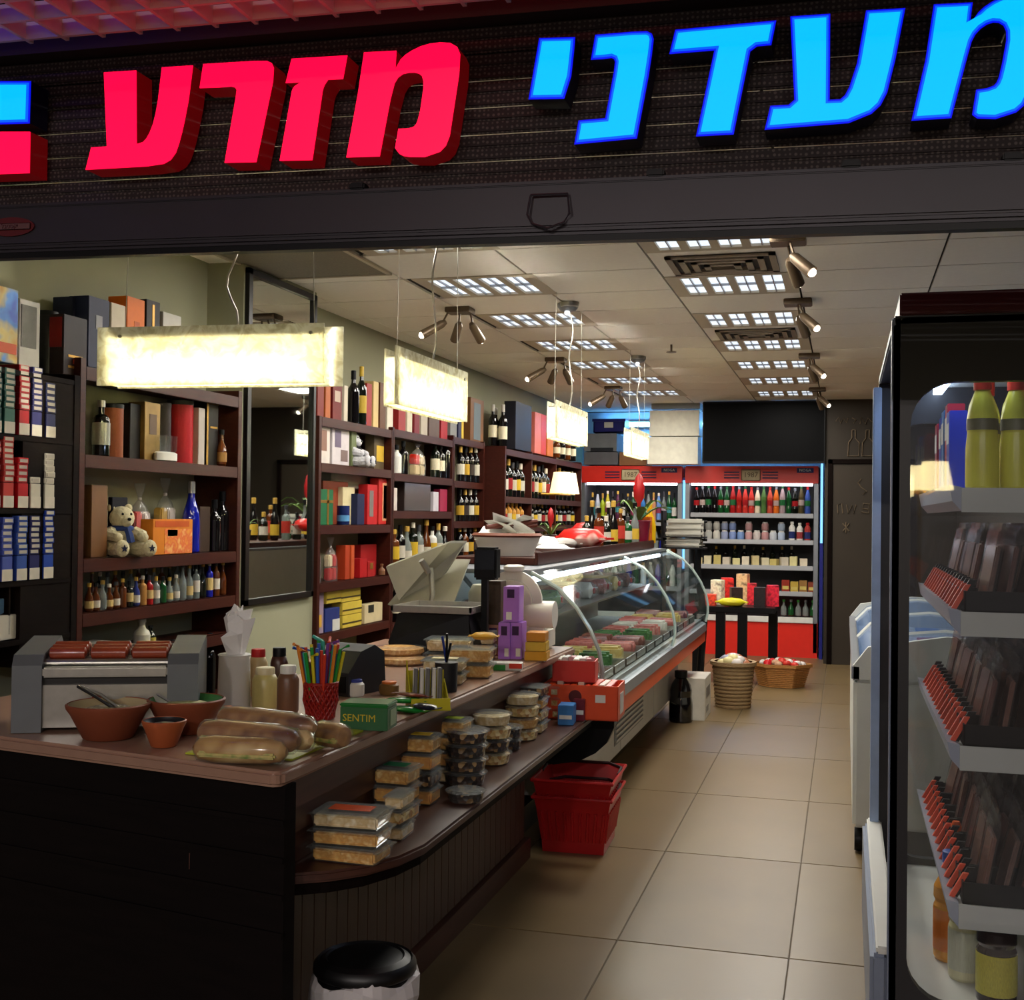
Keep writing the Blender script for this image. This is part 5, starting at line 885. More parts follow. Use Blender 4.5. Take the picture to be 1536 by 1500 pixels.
ob('lamp_tube', MB().tube([(.06, DY0-7+.1, 1.165), (.06, DY1-7-.1, 1.165)], .013, 8).mesh('t', True), emis('case_tube', (225, 240, 255), 5), dc)
for y in (5.6, 6.5, 7.6, 8.5): ob('shelf_bracket', MB().tube([(-.4, y-7, 1.15), (-.2, y-7, .94)], .012, 6).mesh(), GREY, dc)
MEAT = [ramp_mat('salami', [(150, 50, 44), (180, 96, 84), (120, 36, 34)], 50, .35), ramp_mat('ham', [(206, 130, 116), (190, 104, 96), (222, 170, 150)], 30, .35), ramp_mat('greens', [(40, 96, 44), (80, 130, 60), (24, 66, 36)], 40, .5, .6), ramp_mat('cheese', [(220, 196, 120), (206, 176, 96), (232, 216, 160)], 20, .4), ramp_mat('dark_meat', [(96, 40, 34), (130, 70, 56), (70, 26, 24)], 40, .4), ramp_mat('white_cheese', [(220, 214, 200), (206, 200, 184)], 20, .5)]
MN = ['salami', 'ham', 'greens', 'yellow cheese', 'dark smoked meat', 'white cheese']
SEQ = [5, 1, 2, 3, 0, 4, 2, 1, 5, 0, 3, 4]
for k in range(12):
    y = 5.2+k*.32
    t = thing('deli_tray', 'steel tray of %s, %s from the near end on the deli deck' % (MN[SEQ[k]], (RN+['eighth', 'ninth', 'tenth', 'eleventh', 'twelfth'])[k]), 'tray', (-1.28, y, .691), 0, 'trays on the deli deck')
    ob('tray', cached(('dtray',), lambda: MB().box(-.22, .22, -.14, .14, 0, .006).box(-.22, .22, -.14, -.134, 0, .04).box(-.22, .22, .134, .14, 0, .04).box(-.22, -.214, -.14, .14, 0, .04).box(.214, .22, -.14, .14, 0, .04).mesh()), STEEL, t)
    for j in range(5): ob('portion', cached(('por', j % 2, SEQ[k] in (0, 4)), lambda: (MB().tube([(-.09, 0, .035), (-.08, 0, .035), (.08, 0, .035), (.09, 0, .035)], 0, 10, [.012, .035, .035, .012]).mesh('s', True) if SEQ[k] in (0, 4) else MB().box(-.08, .08, -.028, .028, 0, .06+.02*(j % 2), .014).mesh('p', True))), MEAT[SEQ[k]], t, (-.1+.19*(j % 2), -.09+.045*j, .008), (0, 0, random.uniform(-.4, .4)))
for k in range(8):
    y = 5.45+k*.44; w = SEQ[(k+4) % 12]
    t = thing('cold_cut_roll', 'wrapped roll of %s, %s along the inner deli shelf' % (MN[w], RN[k] if k < 7 else 'eighth'), 'cold cuts', (-1.62, y, .946), .15*(k % 3-1), 'rolls on the deli shelf')
    ob('meat', MB().tube([(-.14, 0, .05), (-.12, 0, .05), (.12, 0, .05), (.14, 0, .05)], 0, 12, [.012, .05, .05, .012]).mesh('m', True), MEAT[w], t); ob('wrapper', MB().tube([(-.17, 0, .05), (-.13, 0, .05), (.13, 0, .05), (.17, 0, .05)], 0, 12, [.02, .053, .053, .02]).mesh('w', True), CELLO, t); ob('tie', MB().tube([(.14, 0, .05), (.15, 0, .05)], .018, 8).mesh(), MC((190, 40, 40)), t)
# board on top of the case
bd_ = thing('top_board', 'dark wooden board lying along the top of the deli case', 'board', (-1.6, 7.2, 1.216)); ob('plank', MB().box(-.22, .2, -1.75, 1.8, 0, .034, .004).mesh(), WOOD, bd_); ob('front_lip', MB().box(.2, .215, -1.75, 1.8, .001, .06, .003).mesh(), WOOD, bd_)
BZ = 1.251
def bd_at(px, X=-1.55): q = at(px, 780, X=X); return q.y
# wicker paper basket near end
y = 5.75; t = thing('wire_basket', 'white wire basket of papers on the board near the slicers', 'basket', (-1.62, y, BZ))
ob('basket_wall', MB().lathe([(.13, 0), (.17, .1)], 20, close=False).mesh('b', True), WHT, t); ob('rim', MB().lathe([(.165, .09), (.178, .1), (.165, .112)], 20, close=False).mesh('r', True), M('brown_cane', (120, 66, 44), .6), t); ob('base', MB().lathe([(.13, 0), (.13, .004)], 20).mesh(), WHT, t)
for k in range(5): tag(ob('paper_bag', MB().prism([(-.09, -.05, 0), (.08, -.06, .02), (.12, .04, .09), (-.02, .07, .08), (-.11, .03, .05)], (.01, .01, .012)).mesh(), (WHT, NAP)[k % 2], None, (-1.62+.02*k-.05, y+.03*k-.06, BZ+.05+.014*k), (random.uniform(-.3, .3), random.uniform(-.3, .3), k*1.2)), ('lowest white paper', 'second white paper', 'middle white paper', 'fourth white paper', 'topmost white paper')[k]+' sheet crumpled in the wire basket', 'paper')
for k in range(2): tag(ob('brown_stick', MB().tube([(-.1, -.1+.05*k, .14), (.1, .12, .17-.02*k)], .012, 8).mesh(), MC((96, 46, 34)), None, (-1.6, y, BZ)), ('upper', 'lower')[k]+' brown stick lying across the papers in the basket', 'stick')
for k, (px, X, h) in enumerate([(830, -1.50, .05), (845, -1.62, .07), (815, -1.6, .09)]):
    yy = bd_at(px, X); packet(('white crumpled bag on the board', 'grey plastic bag behind it on the board', 'white plastic bag near the basket')[k], (800, 800), .2, .14, BZ, (NAP, M('grey_bag', (170, 166, 160), .4), NAP)[k], h, .4*k, 'paper_packet').location = (X, yy, BZ+.001)
pk = packet('big red and white snack bag lying on the board', (800, 800), .34, .2, BZ, ramp_mat('snack_bag', [(186, 20, 20), (194, 28, 24), (200, 36, 30), (232, 220, 206)], 7, .3), .13, -.3, 'snack_bag'); pk.location = (-1.53, bd_at(872, -1.53), BZ+.001)
pk = packet('smaller red and white bag behind the big one', (800, 800), .22, .14, BZ, MATS['snack_bag'], .1, .5, 'snack_bag'); pk.location = (-1.72, bd_at(880, -1.72), BZ+.06)
def plant(label, loc, pot, s, flower, n=11, potm=None):
    t = thing('potted_plant', label, 'plant', loc, 0, None, (s, s, s))
    ob('pot', MB().lathe([(.05, 0), (.055, .004), (.07, .13), (.074, .135), (.066, .14)], 18).mesh('p', True), pot, t)
    G = M('plant_leaf', (96, 130, 60), .45, var=.2, scale=20)
    for k in range(n):
        a = k*2.4; L_ = .16+.04*random.random(); m = MB(); pts = []
        for j in range(6):
            u = j/5; r = L_*u; z = .13+.13*math.sin(u*2.2)*(1 if k % 2 else .7); wv = .018*math.sin(PI*min(1, u*.9+.1)); pts.append((r, z, wv))
        ca, sa = math.cos(a), math.sin(a)
        for (r0, z0, w0), (r1, z1, w1) in zip(pts, pts[1:]):
            m.quad((r0*ca-w0*sa, r0*sa+w0*ca, z0), (r1*ca-w1*sa, r1*sa+w1*ca, z1), (r1*ca, r1*sa, z1-.006), (r0*ca, r0*sa, z0-.006)); m.quad((r0*ca, r0*sa, z0-.006), (r1*ca, r1*sa, z1-.006), (r1*ca+w1*sa, r1*sa-w1*ca, z1), (r0*ca+w0*sa, r0*sa-w0*ca, z0))
        ob('leaf', m.mesh('l', True), G, t)
    ob('flower_spike', MB().lathe([(.008, .12), (.012, .24), (.03, .27), (.034, .33), (.022, .39), (.001, .42)], 12).mesh('f', True), flower, t)
REDF = M('red_flower', (170, 24, 30), .4, var=.15)
plant('bromeliad with red spike in a maroon pot, far end of the board', (-1.46, bd_at(958, -1.46), BZ), M('maroon_pot', (120, 20, 46), .35), 1.25, REDF)
plant('small red-flowered plant on the board before the snack bag', (-1.74, bd_at(826, -1.74), BZ), M('dark_pot', (50, 40, 36), .5), .6, REDF, 9)
BC = [GD, GA, GB, GD, GC, GB, GD, GA, GB, GG, GB, GC]
for k in range(12):
    px = (893+k*5.4) if k % 2 else (880+k*4.0); X = -1.47 if k % 2 else -1.62; bottle('bottle', (X, bd_at(px, X), BZ), ('wine', 'spirit', 'squat')[k % 3], .2+.05*(k % 3), .032, BC[k], MCAP[k % 5], '%s bottle from the near end on the board, %s rank' % ((RN+['eighth', 'ninth', 'tenth', 'eleventh', 'twelfth'])[k], 'front' if k % 2 else 'back'), 'bottles on the top board', MC(((206, 200, 184), (190, 60, 50), (206, 170, 60))[k % 3]))
yy = bd_at(974, -1.43); bottle('bottle', (-1.43, yy, BZ), 'burg', .3, .05, MC((214, 170, 20), .3), MC((206, 160, 20), .3), 'bright yellow wrapped bottle beside the bromeliad', None)
carton('orange_box', (-1.45, 8.93, BZ), (.1, .12, .2), MC((200, 96, 26)), 'orange box at the far end of the board', panels=[('+x', .3, .7, .4, .7, MC((170, 70, 20)), 'round_print')])
# black post at the far end with folded grey bags
t = thing('bag_stand', 'slim black stand at the far end of the deli case', 'stand', (-.98, 9.2, 0)); 
ob('post', MB().tube([at(1048, 785, Y=9.2)-Vector((-.98, 9.2, 0)), at(1046, 850, Y=9.2)-Vector((-.98, 9.2, 0)), at(1056, 930, Y=9.2)-Vector((-.98, 9.2, 0)), at(1050, 1010, Y=9.2)-Vector((-.98, 9.2, 0)), (-.03, 0, 0)], .028, 8).mesh('p', True), BLK, t)
for z in (1.28, 1.42): ob('arm', MB().tube([(-.03, 0, z), (-.42, 0, z)], .012, 6).mesh(), BLK, t)
ob('shelf', MB().box(-.36, -.04, -.1, .1, 1.21, 1.222).mesh(), BLK, t); ob('shelf', MB().box(-.36, -.04, -.1, .1, 1.295, 1.305).mesh(), BLK, t); ob('back_bar', MB().box(-.37, -.355, -.1, .1, 0, 1.5).mesh(), BLK, t)
GBAG = M('folded_bags', (176, 174, 164), .6, var=.12, scale=12, bump=.3)
for k in range(5):
    z = 1.223+.034*k if k < 2 else 1.306+.045*(k-2)
    tag(ob('bag_bundle', MB().box(-.14, .14, -.085, .085, 0, .033 if k < 2 else .044, .013).mesh('b', True), GBAG, None, (-1.18, 9.2, z), (0, 0, .06*k-.1)), ('lowest', 'second', 'third', 'fourth', 'topmost')[k]+' folded grey carrier bag bundle on the black stand', 'bags')
# ================================================================ BACK WALL FRIDGES
def fridge(name, label, x0, x1, shelves):
    Y0, Y1, T = 12.9, 13.6, 2.0
    t = thing(name, label, 'fridge', ((x0+x1)/2, Y0, 0)); cx = (x0+x1)/2; hw = (x1-x0)/2
    B = lambda n, a, b, c, d, e_, f, m, bev=0: ob(n, MB().box(a, b, c, d, e_, f, bev).mesh(), m, t)
    RF = M('fridge_red', (232, 46, 34), .35, var=.04); IN = M('fridge_lining', (60, 62, 66), .5)
    B('header', -hw, hw, -.03, .2, 1.82, T, RF, .006); B('rear_panel', -hw, hw, .62, .66, .1, T, IN); B('roof', -hw, hw, .2, .66, 1.94, T, IN)
    for s in (-1, 1): B('side_frame', s*hw-(.045 if s > 0 else 0), s*hw+(0 if s > 0 else .045), 0, .66, .05, 1.82, GREY, .003)
    B('base', -hw, hw, 0, .66, 0, .36, RF); B('base_lip', -hw+.045, hw-.045, -.02, .02, .36, .42, M('white_strip', (226, 226, 220), .3), .004); B('kick', -hw, hw, .02, .1, 0, .08, BLK)
    B('lamp_tube', -hw+.06, hw-.06, .03, .06, 1.795, 1.82, emis('fridge_tube', (240, 244, 255), 5))
    for z in shelves: s_ = B('shelf', -hw+.05, hw-.05, .08, .6, z-.012, z, GREY); ob('price_rail', MB().box(-hw+.05, hw-.05, .05, .08, z-.045, z+.004, .004).mesh(), M('rail_grey', (170, 172, 176), .4, var=.03), s_)
    pl = B('name_plate', -.1, .1, -.045, -.03, 1.845, 1.965, M('plate_cream', (206, 190, 150), .5), .01)
    for q in (-.2, .2):
        for z in (1.875, 1.905, 1.935): B('plate_wing', q-.08, q+.08, -.036, -.03, z-.006, z+.006, MC((40, 40, 80)))
    ob('plate_lettering', textmesh('1987', .075, .001), MC((110, 90, 70)), pl, (0, -.047, 1.905), (PI/2, 0, 0))
    B('corner_badge', hw-.22, hw-.05, -.034, -.03, 1.93, 1.98, MC((50, 50, 100))); ob('badge_lettering', textmesh('NOGA', .04, .001), WHT, t, (hw-.135, -.036, 1.955), (PI/2, 0, 0))
    return t
fridge('drinks_fridge', 'left red-topped open drinks fridge at the back', -2.80, -1.69, (.70, 1.05, 1.40))
fridge('drinks_fridge', 'right red-topped open fridge under the television', -1.655, -.27, (.68, .95, 1.22, 1.50))
YF = 13.02
def frow(x0, x1, z, n, hs, r, mats, kind, what, grp, caps=None, papers=None, name='drink_bottle', Y=YF):
    for k in range(n):
        x = x0+(x1-x0)*(k+.5)/n; bottle(name, (x, Y, z+.001), kind if isinstance(kind, str) else kind[k % len(kind)], hs*random.uniform(.9, 1.0), r, mats[k % len(mats)], (caps or MCAP)[k % len(caps or MCAP)], '%s %s' % ((RN+['eighth', 'ninth', 'tenth', 'eleventh', 'twelfth', 'thirteenth', 'fourteenth', 'fifteenth', 'sixteenth', 'seventeenth', 'eighteenth', 'nineteenth', 'twentieth'])[k], what), grp, (papers[k % len(papers)] if papers else None), seg=8)
DB = [GD, M('white_btl', (196, 206, 220), .3), M('lime_btl', (170, 190, 40), .25), MC((200, 190, 60)), GB, M('plum_btl', (90, 40, 70), .2), GB, GB, GG, GC, MC((60, 130, 200)), GC, MC((214, 150, 110)), MC((110, 150, 210)), GC, GG, GG]
frow(-2.72, -1.76, 1.40, 17, .33, .027, DB, ['wine', 'soda'], 'drink bottle from the left, upper shelf of the left fridge', 'left fridge upper shelf', None, [MC((70, 150, 160)), WHT, None, MC((150, 60, 90)), MC((180, 170, 180))])
frow(-2.72, -1.76, 1.05, 15, .27, .03, [GBL, CREAM, GA, GA, GB, GA, GD, GB, GC, GA, GC, GC], ['squat', 'soda'], 'bottle from the left, middle shelf of the left fridge', 'left fridge middle shelf')
frow(-2.72, -1.76, .70, 12, .27, .035, [GC, GBL, GG, WHT], ['soda'], 'bottle from the left, lower shelf of the left fridge', 'left fridge lower shelf')
SODA = [GB, GB, GB, GB, GG, GG, MC((160, 30, 30), .25), MC((180, 40, 34), .25), MC((206, 60, 50), .2), MC((206, 60, 50), .2), CREAM, MC((80, 120, 60), .3), MC((196, 80, 60), .25), MC((216, 110, 36), .25), MC((170, 150, 150), .3), GG, GD, MC((80, 70, 40), .3), MC((60, 90, 170), .3)]
frow(-1.58, -.35, 1.50, 19, .30, .031, SODA, 'soda', 'soda bottle from the left, top shelf of the right fridge', 'right fridge top shelf', [MC((170, 30, 30)), GREY, MC((30, 90, 50))], [MC((170, 30, 34)), MC((190, 170, 160)), MC((40, 110, 60)), None])
for k in range(11):
    x = -1.50+k*.085; col = [(190, 186, 176), (176, 176, 170), (206, 202, 190), (150, 160, 190), (130, 150, 200), (120, 150, 200), (196, 150, 150), (206, 196, 190), (190, 140, 140), (196, 200, 206), (176, 190, 210)][k]
    jar('%s tub from the left on the dairy shelf of the right fridge' % (RN+['eighth', 'ninth', 'tenth', 'eleventh'])[k], 1100, 800, .038, .10, MC(col, .3), MC((206, 204, 196)), 1.221, 'tub').location = (x, 13.03, 1.221)
    if k % 2 == 0 or k < 4: jar('upper tub above the %s one on the dairy shelf' % (RN+['eighth', 'ninth', 'tenth', 'eleventh'])[k], 1100, 800, .037, .09, MC(tuple(int(v*.8) for v in col), .3), MC((150, 146, 140)), 1.322, 'tub').location = (x, 13.03, 1.322)
frow(-.58, -.34, 1.221, 3, .2, .034, [WHT, WHT, MC((170, 60, 56), .3)], 'juice', 'milk drink bottle at the right end of the dairy shelf', 'milk drinks', [WHT, WHT, MC((170, 30, 36))], [MC((40, 50, 100)), MC((150, 60, 60))])
for k in range(12):
    x = -1.52+k*.1; carton('cheese_pack', (x, 13.02, .951), (.075, .08, (.07, .09, .1, .08)[k % 4]), MC([(206, 190, 140), (214, 204, 170), (196, 180, 110), (206, 196, 176), (216, 206, 150), (222, 210, 186)][k % 6], .35), '%s cheese pack from the left on the cheese shelf' % (RN+['eighth', 'ninth', 'tenth', 'eleventh', 'twelfth'])[k], 'cheese', 'cheese packs', random.uniform(-.4, .4))
frow(-1.4, -.5, .951, 9, .2, .03, [GD, GB], 'wine', 'dark bottle from the left behind the cheese packs', 'dark bottles behind the cheese', Y=13.2)
for k in range(4): carton('food_box', (-.60+k*.09, 13.02, .681), (.08, .1, .12-.015*(k % 2)), MC([(150, 50, 36), (190, 160, 70), (150, 110, 60), (130, 60, 40)][k]), ('red box', 'yellow box', 'brown box', 'dark red box')[k]+' on the low right shelf of the right fridge', panels=[('-y', .1, .9, .2, .5, MC((200, 180, 100)), 'print')])
for k in range(5): bottle('small_jar', (-.62+k*.075, 13.05, .421), 'squat', .17, .032, [GC, GG, GC, GC, GG][k], [MC((60, 140, 60)), GREY][k % 2], ('first', 'second', 'third', 'fourth', 'fifth')[k]+' glass jar in the base of the right fridge')
# things above the fridges
def backbox(name, label, x0, y0_, x1, y1_, Y, d, mat, cat='box', panels=()):
    a, b = at(x0, y1_, Y=Y), at(x1, y0_, Y=Y); return carton(name, ((a.x+b.x)/2, Y+d/2, a.z), (b.x-a.x, d, b.z-a.z), mat, label, cat, None, 0, panels)
LB = MC((240, 234, 216))
backbox('white_carton', 'lower white carton left of the television', 971, 655, 1047, 696, 12.6, .3, LB, 'carton'); backbox('white_carton', 'upper white carton left of the television', 974, 615, 1049, 654, 12.6, .3, LB, 'carton'); backbox('grey_carton', 'flat grey carton on top of the white ones', 977, 599, 1050, 614, 12.62, .3, MC((150, 156, 160)), 'carton')
backbox('cardboard_box', 'brown cardboard box on the left fridge beside the white cartons', 929, 678, 970, 698, 13.0, .4, M('cardboard', (160, 116, 76), .8, var=.1), 'carton'); backbox('storage_tote', 'lower grey storage box on the left fridge', 876, 678, 927, 697, 13.0, .4, MC((110, 112, 116)), 'box'); backbox('storage_tote', 'upper grey storage box on the left fridge', 876, 650, 925, 677, 13.0, .4, MC((130, 134, 138)), 'box', [('-y', .2, .9, .0, .2, MC((40, 44, 50)), 'clip_band')])
a, b = at(890, 649, Y=13.0), at(937, 628, Y=13.0); t = thing('blue_crate', 'dark blue plastic crate on top of the grey boxes', 'crate', ((a.x+b.x)/2, 13.0, a.z)); w = (b.x-a.x)/2; h = b.z-a.z; BLC = M('blue_plastic', (20, 26, 120), .4)
ob('crate_wall', MB().box(-w, w, 0, .012, 0, h).box(-w, w, .3, .312, 0, h).box(-w, -w+.012, 0, .312, 0, h).box(w-.012, w, 0, .312, 0, h).box(-w, w, 0, .312, 0, .01).mesh(), BLC, t); ob('rim', MB().box(-w-.012, w+.012, -.012, .0, h*.8, h).mesh(), BLC, t); ob('label_holder', MB().box(-.05, .05, -.014, -.012, h*.35, h*.75).mesh(), WHT, t)
backbox('dark_case', 'small dark case beside the white cartons', 958, 660, 972, 677, 13.05, .2, MC((40, 30, 40)), 'case')
tv = thing('television', 'large dark television hung above the right fridge', 'television', (at(1144, 695, Y=12.4).x, 12.4, at(1144, 695, Y=12.4).z)); a, b = at(1051, 696, Y=12.4), at(1236, 601, Y=12.4); w = (b.x-a.x)/2; h = b.z-a.z
ob('casing', MB().box(-w, w, .004, .06, 0, h, .006).mesh(), BLK, tv); ob('screen', MB().box(-w+.012, w-.012, 0, .005, .02, h-.015).mesh(), M('tv_screen', (6, 6, 7), .6, var=0, ior=1.15), tv); ob('bracket', MB().box(-.05, .05, .06, .12, h*.5, ZC-tv.location.z).mesh(), GREY, tv)
t = thing('wall_tube_light', 'blue-white tube light on the back wall above the fridges', 'tube light', (-1.6, YB-.06, 2.52)); ob('tube', MB().tube([(-1.1, 0, 0), (1.3, 0, 0)], .014, 8).mesh(), emis('blue_tube', (110, 185, 255), 30), t); ob('housing', MB().box(-1.15, 1.35, .02, .058, -.03, .03).mesh(), WHT, t)
t = thing('strip_light', 'vertical blue-white light strip between the two fridges', 'tube light', (-1.672, 12.93, .9)); ob('tube', MB().box(-.012, .012, 0, .02, 0, .95).mesh(), emis('ice_tube', (130, 200, 255), .9), t); ob('housing', MB().box(-.014, .014, .02, .04, -.02, .98).mesh(), BLC, t)
t = thing('strip_light', 'vertical blue light strip right of the right fridge', 'tube light', (-.235, 12.8, .9)); ob('tube', MB().box(-.012, .012, 0, .02, .3, 1.75).mesh(), emis('ice_tube', (130, 200, 255), .9), t); ob('housing', MB().box(-.016, .016, .02, .5, -.9, 1.75).mesh(), BLC, t)
# low black table with gift packs in front of the right fridge
TY = 10.9
tb = thing('gift_table', 'black table loaded with packs before the right fridge', 'table', (-1.0, TY, 0)); ob('table_top', MB().box(-.36, .42, -.25, .25, .62, .67, .005).mesh(), BLK, tb)
for x, y in ((-.05, -.2), (.14, -.2), (-.3, .2), (.38, .2)): ob('leg', MB().box(x-.04, x+.04, y-.04, y+.04, 0, .62).mesh(), BLK, tb)
PKS = [(1066, 915, 890, (200, 60, 40), 'red and white pack'), (1075, 915, 870, (206, 190, 160), 'pale pack'), (1088, 915, 868, (190, 40, 36), 'bright red pack'), (1104, 915, 880, (40, 26, 26), 'dark pack'), (1074, 916, 905, (206, 120, 40), 'orange pack'), (1124, 916, 876, (190, 40, 50), 'tall crimson box'), (1140, 916, 880, (30, 24, 26), 'black box'), (1158, 916, 878, (180, 30, 50), 'crimson box with pale print'), (1112, 916, 862, (206, 150, 110), 'tan carton behind')]
for k, (px, pb, pt, col, lab) in enumerate(PKS):
    q = at(px, pb, Y=TY-.12+.05*(k % 3)); h = at(px, pt, Y=TY).z-.67; carton('gift_pack', (q.x, TY-.12+.13*(k % 3), .671), (.1, .1, max(.06, h)), ramp_mat('pack_%d' % k, [col, tuple(min(255, int(v*1.4)) for v in col), tuple(int(v*.6) for v in col)], 18, .35), lab+' standing on the black table', 'pack', None, random.uniform(-.3, .3))
q = at(1097, 912, Y=TY-.22); packet('yellow bow-shaped pack at the front of the black table', (1097, 912), .26, .1, .67, MC((206, 196, 40), .3), .08, 0, 'yellow_pack').location = (q.x, TY-.2, .671)
# ================================================================ FLOOR THINGS BY THE AISLE
def wicker(name, label, px, py, R, H, taper, col, rnd=True, sx=1, sy=1):
    p = at(px, py, Z=0); W_ = M('wicker_'+name+str(px), col, .7, var=.35, scale=40, bump=.8, stretch=(1, 1, 5)); t = thing(name, label, 'basket', (p.x, p.y+R*.8, 0)); n = 26 if rnd else 6; rings = 12
    ob('base', MB().lathe([(R*taper, .002), (R*taper, .02)], n, sx=sx, sy=sy).mesh(), W_, t)
    for k in range(rings): r0 = R*(taper+(1-taper)*k/rings); ob('weave_row', MB().lathe([(r0-.012, H*k/rings), (r0, H*(k+.2)/rings), (r0+.003, H*(k+.5)/rings), (r0, H*(k+.8)/rings), (r0-.012, H*(k+1)/rings)], n, sx=sx, sy=sy, close=False).mesh('w', True), W_, t)
    ob('rim', MB().lathe([(R-.02, H-.02), (R+.012, H-.015), (R+.012, H+.012), (R-.02, H+.01)], n, sx=sx, sy=sy, close=False).mesh('r', True), W_, t); return t, p
t, p = wicker('straw_basket', 'tall round straw basket of sweets on the floor', 1097, 1064, .165, .34, .82, (150, 122, 84))
for k in range(14): tag(ob('wrapped_sweet', MB().ball((0, 0, 0), .05, 1, .8, .7, 8, 6).mesh('s', True), MC([(206, 196, 190), (190, 130, 90), (220, 206, 150), (170, 110, 80), (160, 160, 180)][k % 5], .25), None, (p.x+.09*math.cos(k*2.4)*(k/14)**.5, p.y+.132+.09*math.sin(k*2.4)*(k/14)**.5, .33+.05*(1-k/14))), '%s wrapped treat piled in the round straw basket' % (RN+['eighth', 'ninth', 'tenth', 'eleventh', 'twelfth', 'thirteenth', 'fourteenth'])[k], 'sweet', 'treats in the straw basket')
t, p = wicker('wicker_basket', 'low wicker basket of red sweets by the door', 1170, 1034, .25, .19, .78, (176, 120, 60), False, 1, .8)
for k in range(22): tag(ob('wrapped_sweet', bpy.data.objects['wrapped_sweet.012'].data, MC([(190, 30, 36), (214, 206, 200), (200, 60, 50), (190, 150, 120)][k % 4], .25), None, (p.x+.18*math.cos(k*2.4)*(k/22)**.5, p.y+.2+.13*math.sin(k*2.4)*(k/22)**.5, .19+.03*(1-k/22)), (0, 0, k), (.8, .8, .8)), '%s wrapped sweet, %s of the pile in the low wicker basket' % (('red', 'white', 'coral', 'tan')[k % 4], (ORD+['outermost'])[k]), 'sweet', '%s sweets in the low basket' % ('red', 'white', 'coral', 'tan')[k % 4])
p = at(1052, 1082, Z=0); carton('white_carton', (p.x-.08, p.y+.22, 0), (.2, .4, .3), MC((206, 200, 186), .6), 'white printed carton on the floor beside the straw basket', 'carton', None, 0, [('+x', .2, .8, .5, .75, MC((130, 126, 120)), 'print_block'), ('+x', .2, .6, .15, .3, MC((150, 146, 140)), 'print_block')])
p = at(1018, 1086, Z=0); bottle('water_keg', (p.x, p.y+.1, 0), 'jug', .36, .085, GB, BLK, 'black keg bottle standing against the deli case', None)
# red shopping baskets, stacked
RB = M('red_basket', (176, 24, 26), .35, var=.08)
def sbasket(label, z, s):
    a, b = at(818, 1272, Z=0), at(902, 1284, Z=0); cx, cy = (a.x+b.x)/2-.002, 5.22; t = thing('shopping_basket', label, 'shopping basket', (cx, cy, z), .04, 'red shopping baskets')
    w, d, h = .34*s, .40*s, .24
    m = MB()
    def ring(k, zz): return [(-w/2*k, -d/2*k, zz), (w/2*k, -d/2*k, zz), (w/2*k, d/2*k, zz), (-w/2*k, d/2*k, zz)]
    def band(A, B):
        for i in range(4): m.quad(A[i], A[(i+1) % 4], B[(i+1) % 4], B[i])
    band(ring(.80, 0), ring(.82, .05)); band(ring(.93, h-.06), ring(1, h)); m.quad(*ring(.80, .001)); ob('tub', m.mesh(), RB, t)
    for i in range(4):
        for j in range(9):
            A, B = ring(.82, .05), ring(.93, h-.06); u = (j+.5)/9; f0 = Vector(A[i]).lerp(Vector(A[(i+1) % 4]), u); f1 = Vector(B[i]).lerp(Vector(B[(i+1) % 4]), u); ob('rib', MB().tube([f0, f1], .0075, 5).mesh(), RB, t)
    m = MB(); band(ring(.815, .05), ring(.922, h-.06)); ob('inner_wall', m.mesh(), RB, t)
    r = ring(1.03, h); ob('rim', MB().tube([Vector(q) for q in r]+[Vector(r[0])], .008, 6).mesh(), RB, t)
    ob('handle', MB().tube([(-w*.5, 0, h), (-w*.5, .1, h+.01), (-w*.3, d*.46, h+.012), (w*.3, d*.46, h+.012), (w*.5, .1, h+.01), (w*.5, 0, h)], .007, 6).mesh(), M('dark_handle', (40, 16, 16), .5), t)
sbasket('lower red plastic shopping basket on the floor', .001, .98); sbasket('upper red plastic shopping basket nested in the lower one', .075, 1.0)
# bin
p = at(548, 1432, Z=.42); R = .115; t = thing('trash_can', 'black lidded bin with white bag liner beside the counter', 'bin', (p.x, p.y, 0))
ob('bin_body', MB().lathe([(R*.85, 0), (R*.9, .004), (R*.98, .38)], 28).mesh('b', True), BLK, t); ob('lid', MB().lathe([(R*1.02, .385), (R*1.05, .39), (R*1.04, .405), (R*.96, .415), (R*.93, .411), (R*.8, .42), (R*.76, .416), (R*.55, .424), (.001, .425)], 32).mesh('l', True), M('glossy_black', (10, 10, 11), .42), t)
m = MB(); n = 36; r0 = [(R*1.03*(1+.05*math.sin(3*a)), .385) for a in [2*PI*k/n for k in range(n)]]
V = [[(r*math.cos(2*PI*k/n), r*math.sin(2*PI*k/n), z) for k in range(n) for r, z in [(R*(rr+.05*math.sin(5*2*PI*k/n+i)), zz+.012*math.sin(4*2*PI*k/n+i*1.3))]] for i, (rr, zz) in enumerate([(1.0, .385), (1.08, .372), (1.10, .335), (1.04, .30)])]
for A, B in zip(V, V[1:]):
    for k in range(n): m.quad(A[k], A[(k+1) % n], B[(k+1) % n], B[k])
ob('bag_liner', m.mesh('l', True), M('white_bag', (200, 196, 196), .4, var=.05, alpha=.92), t)
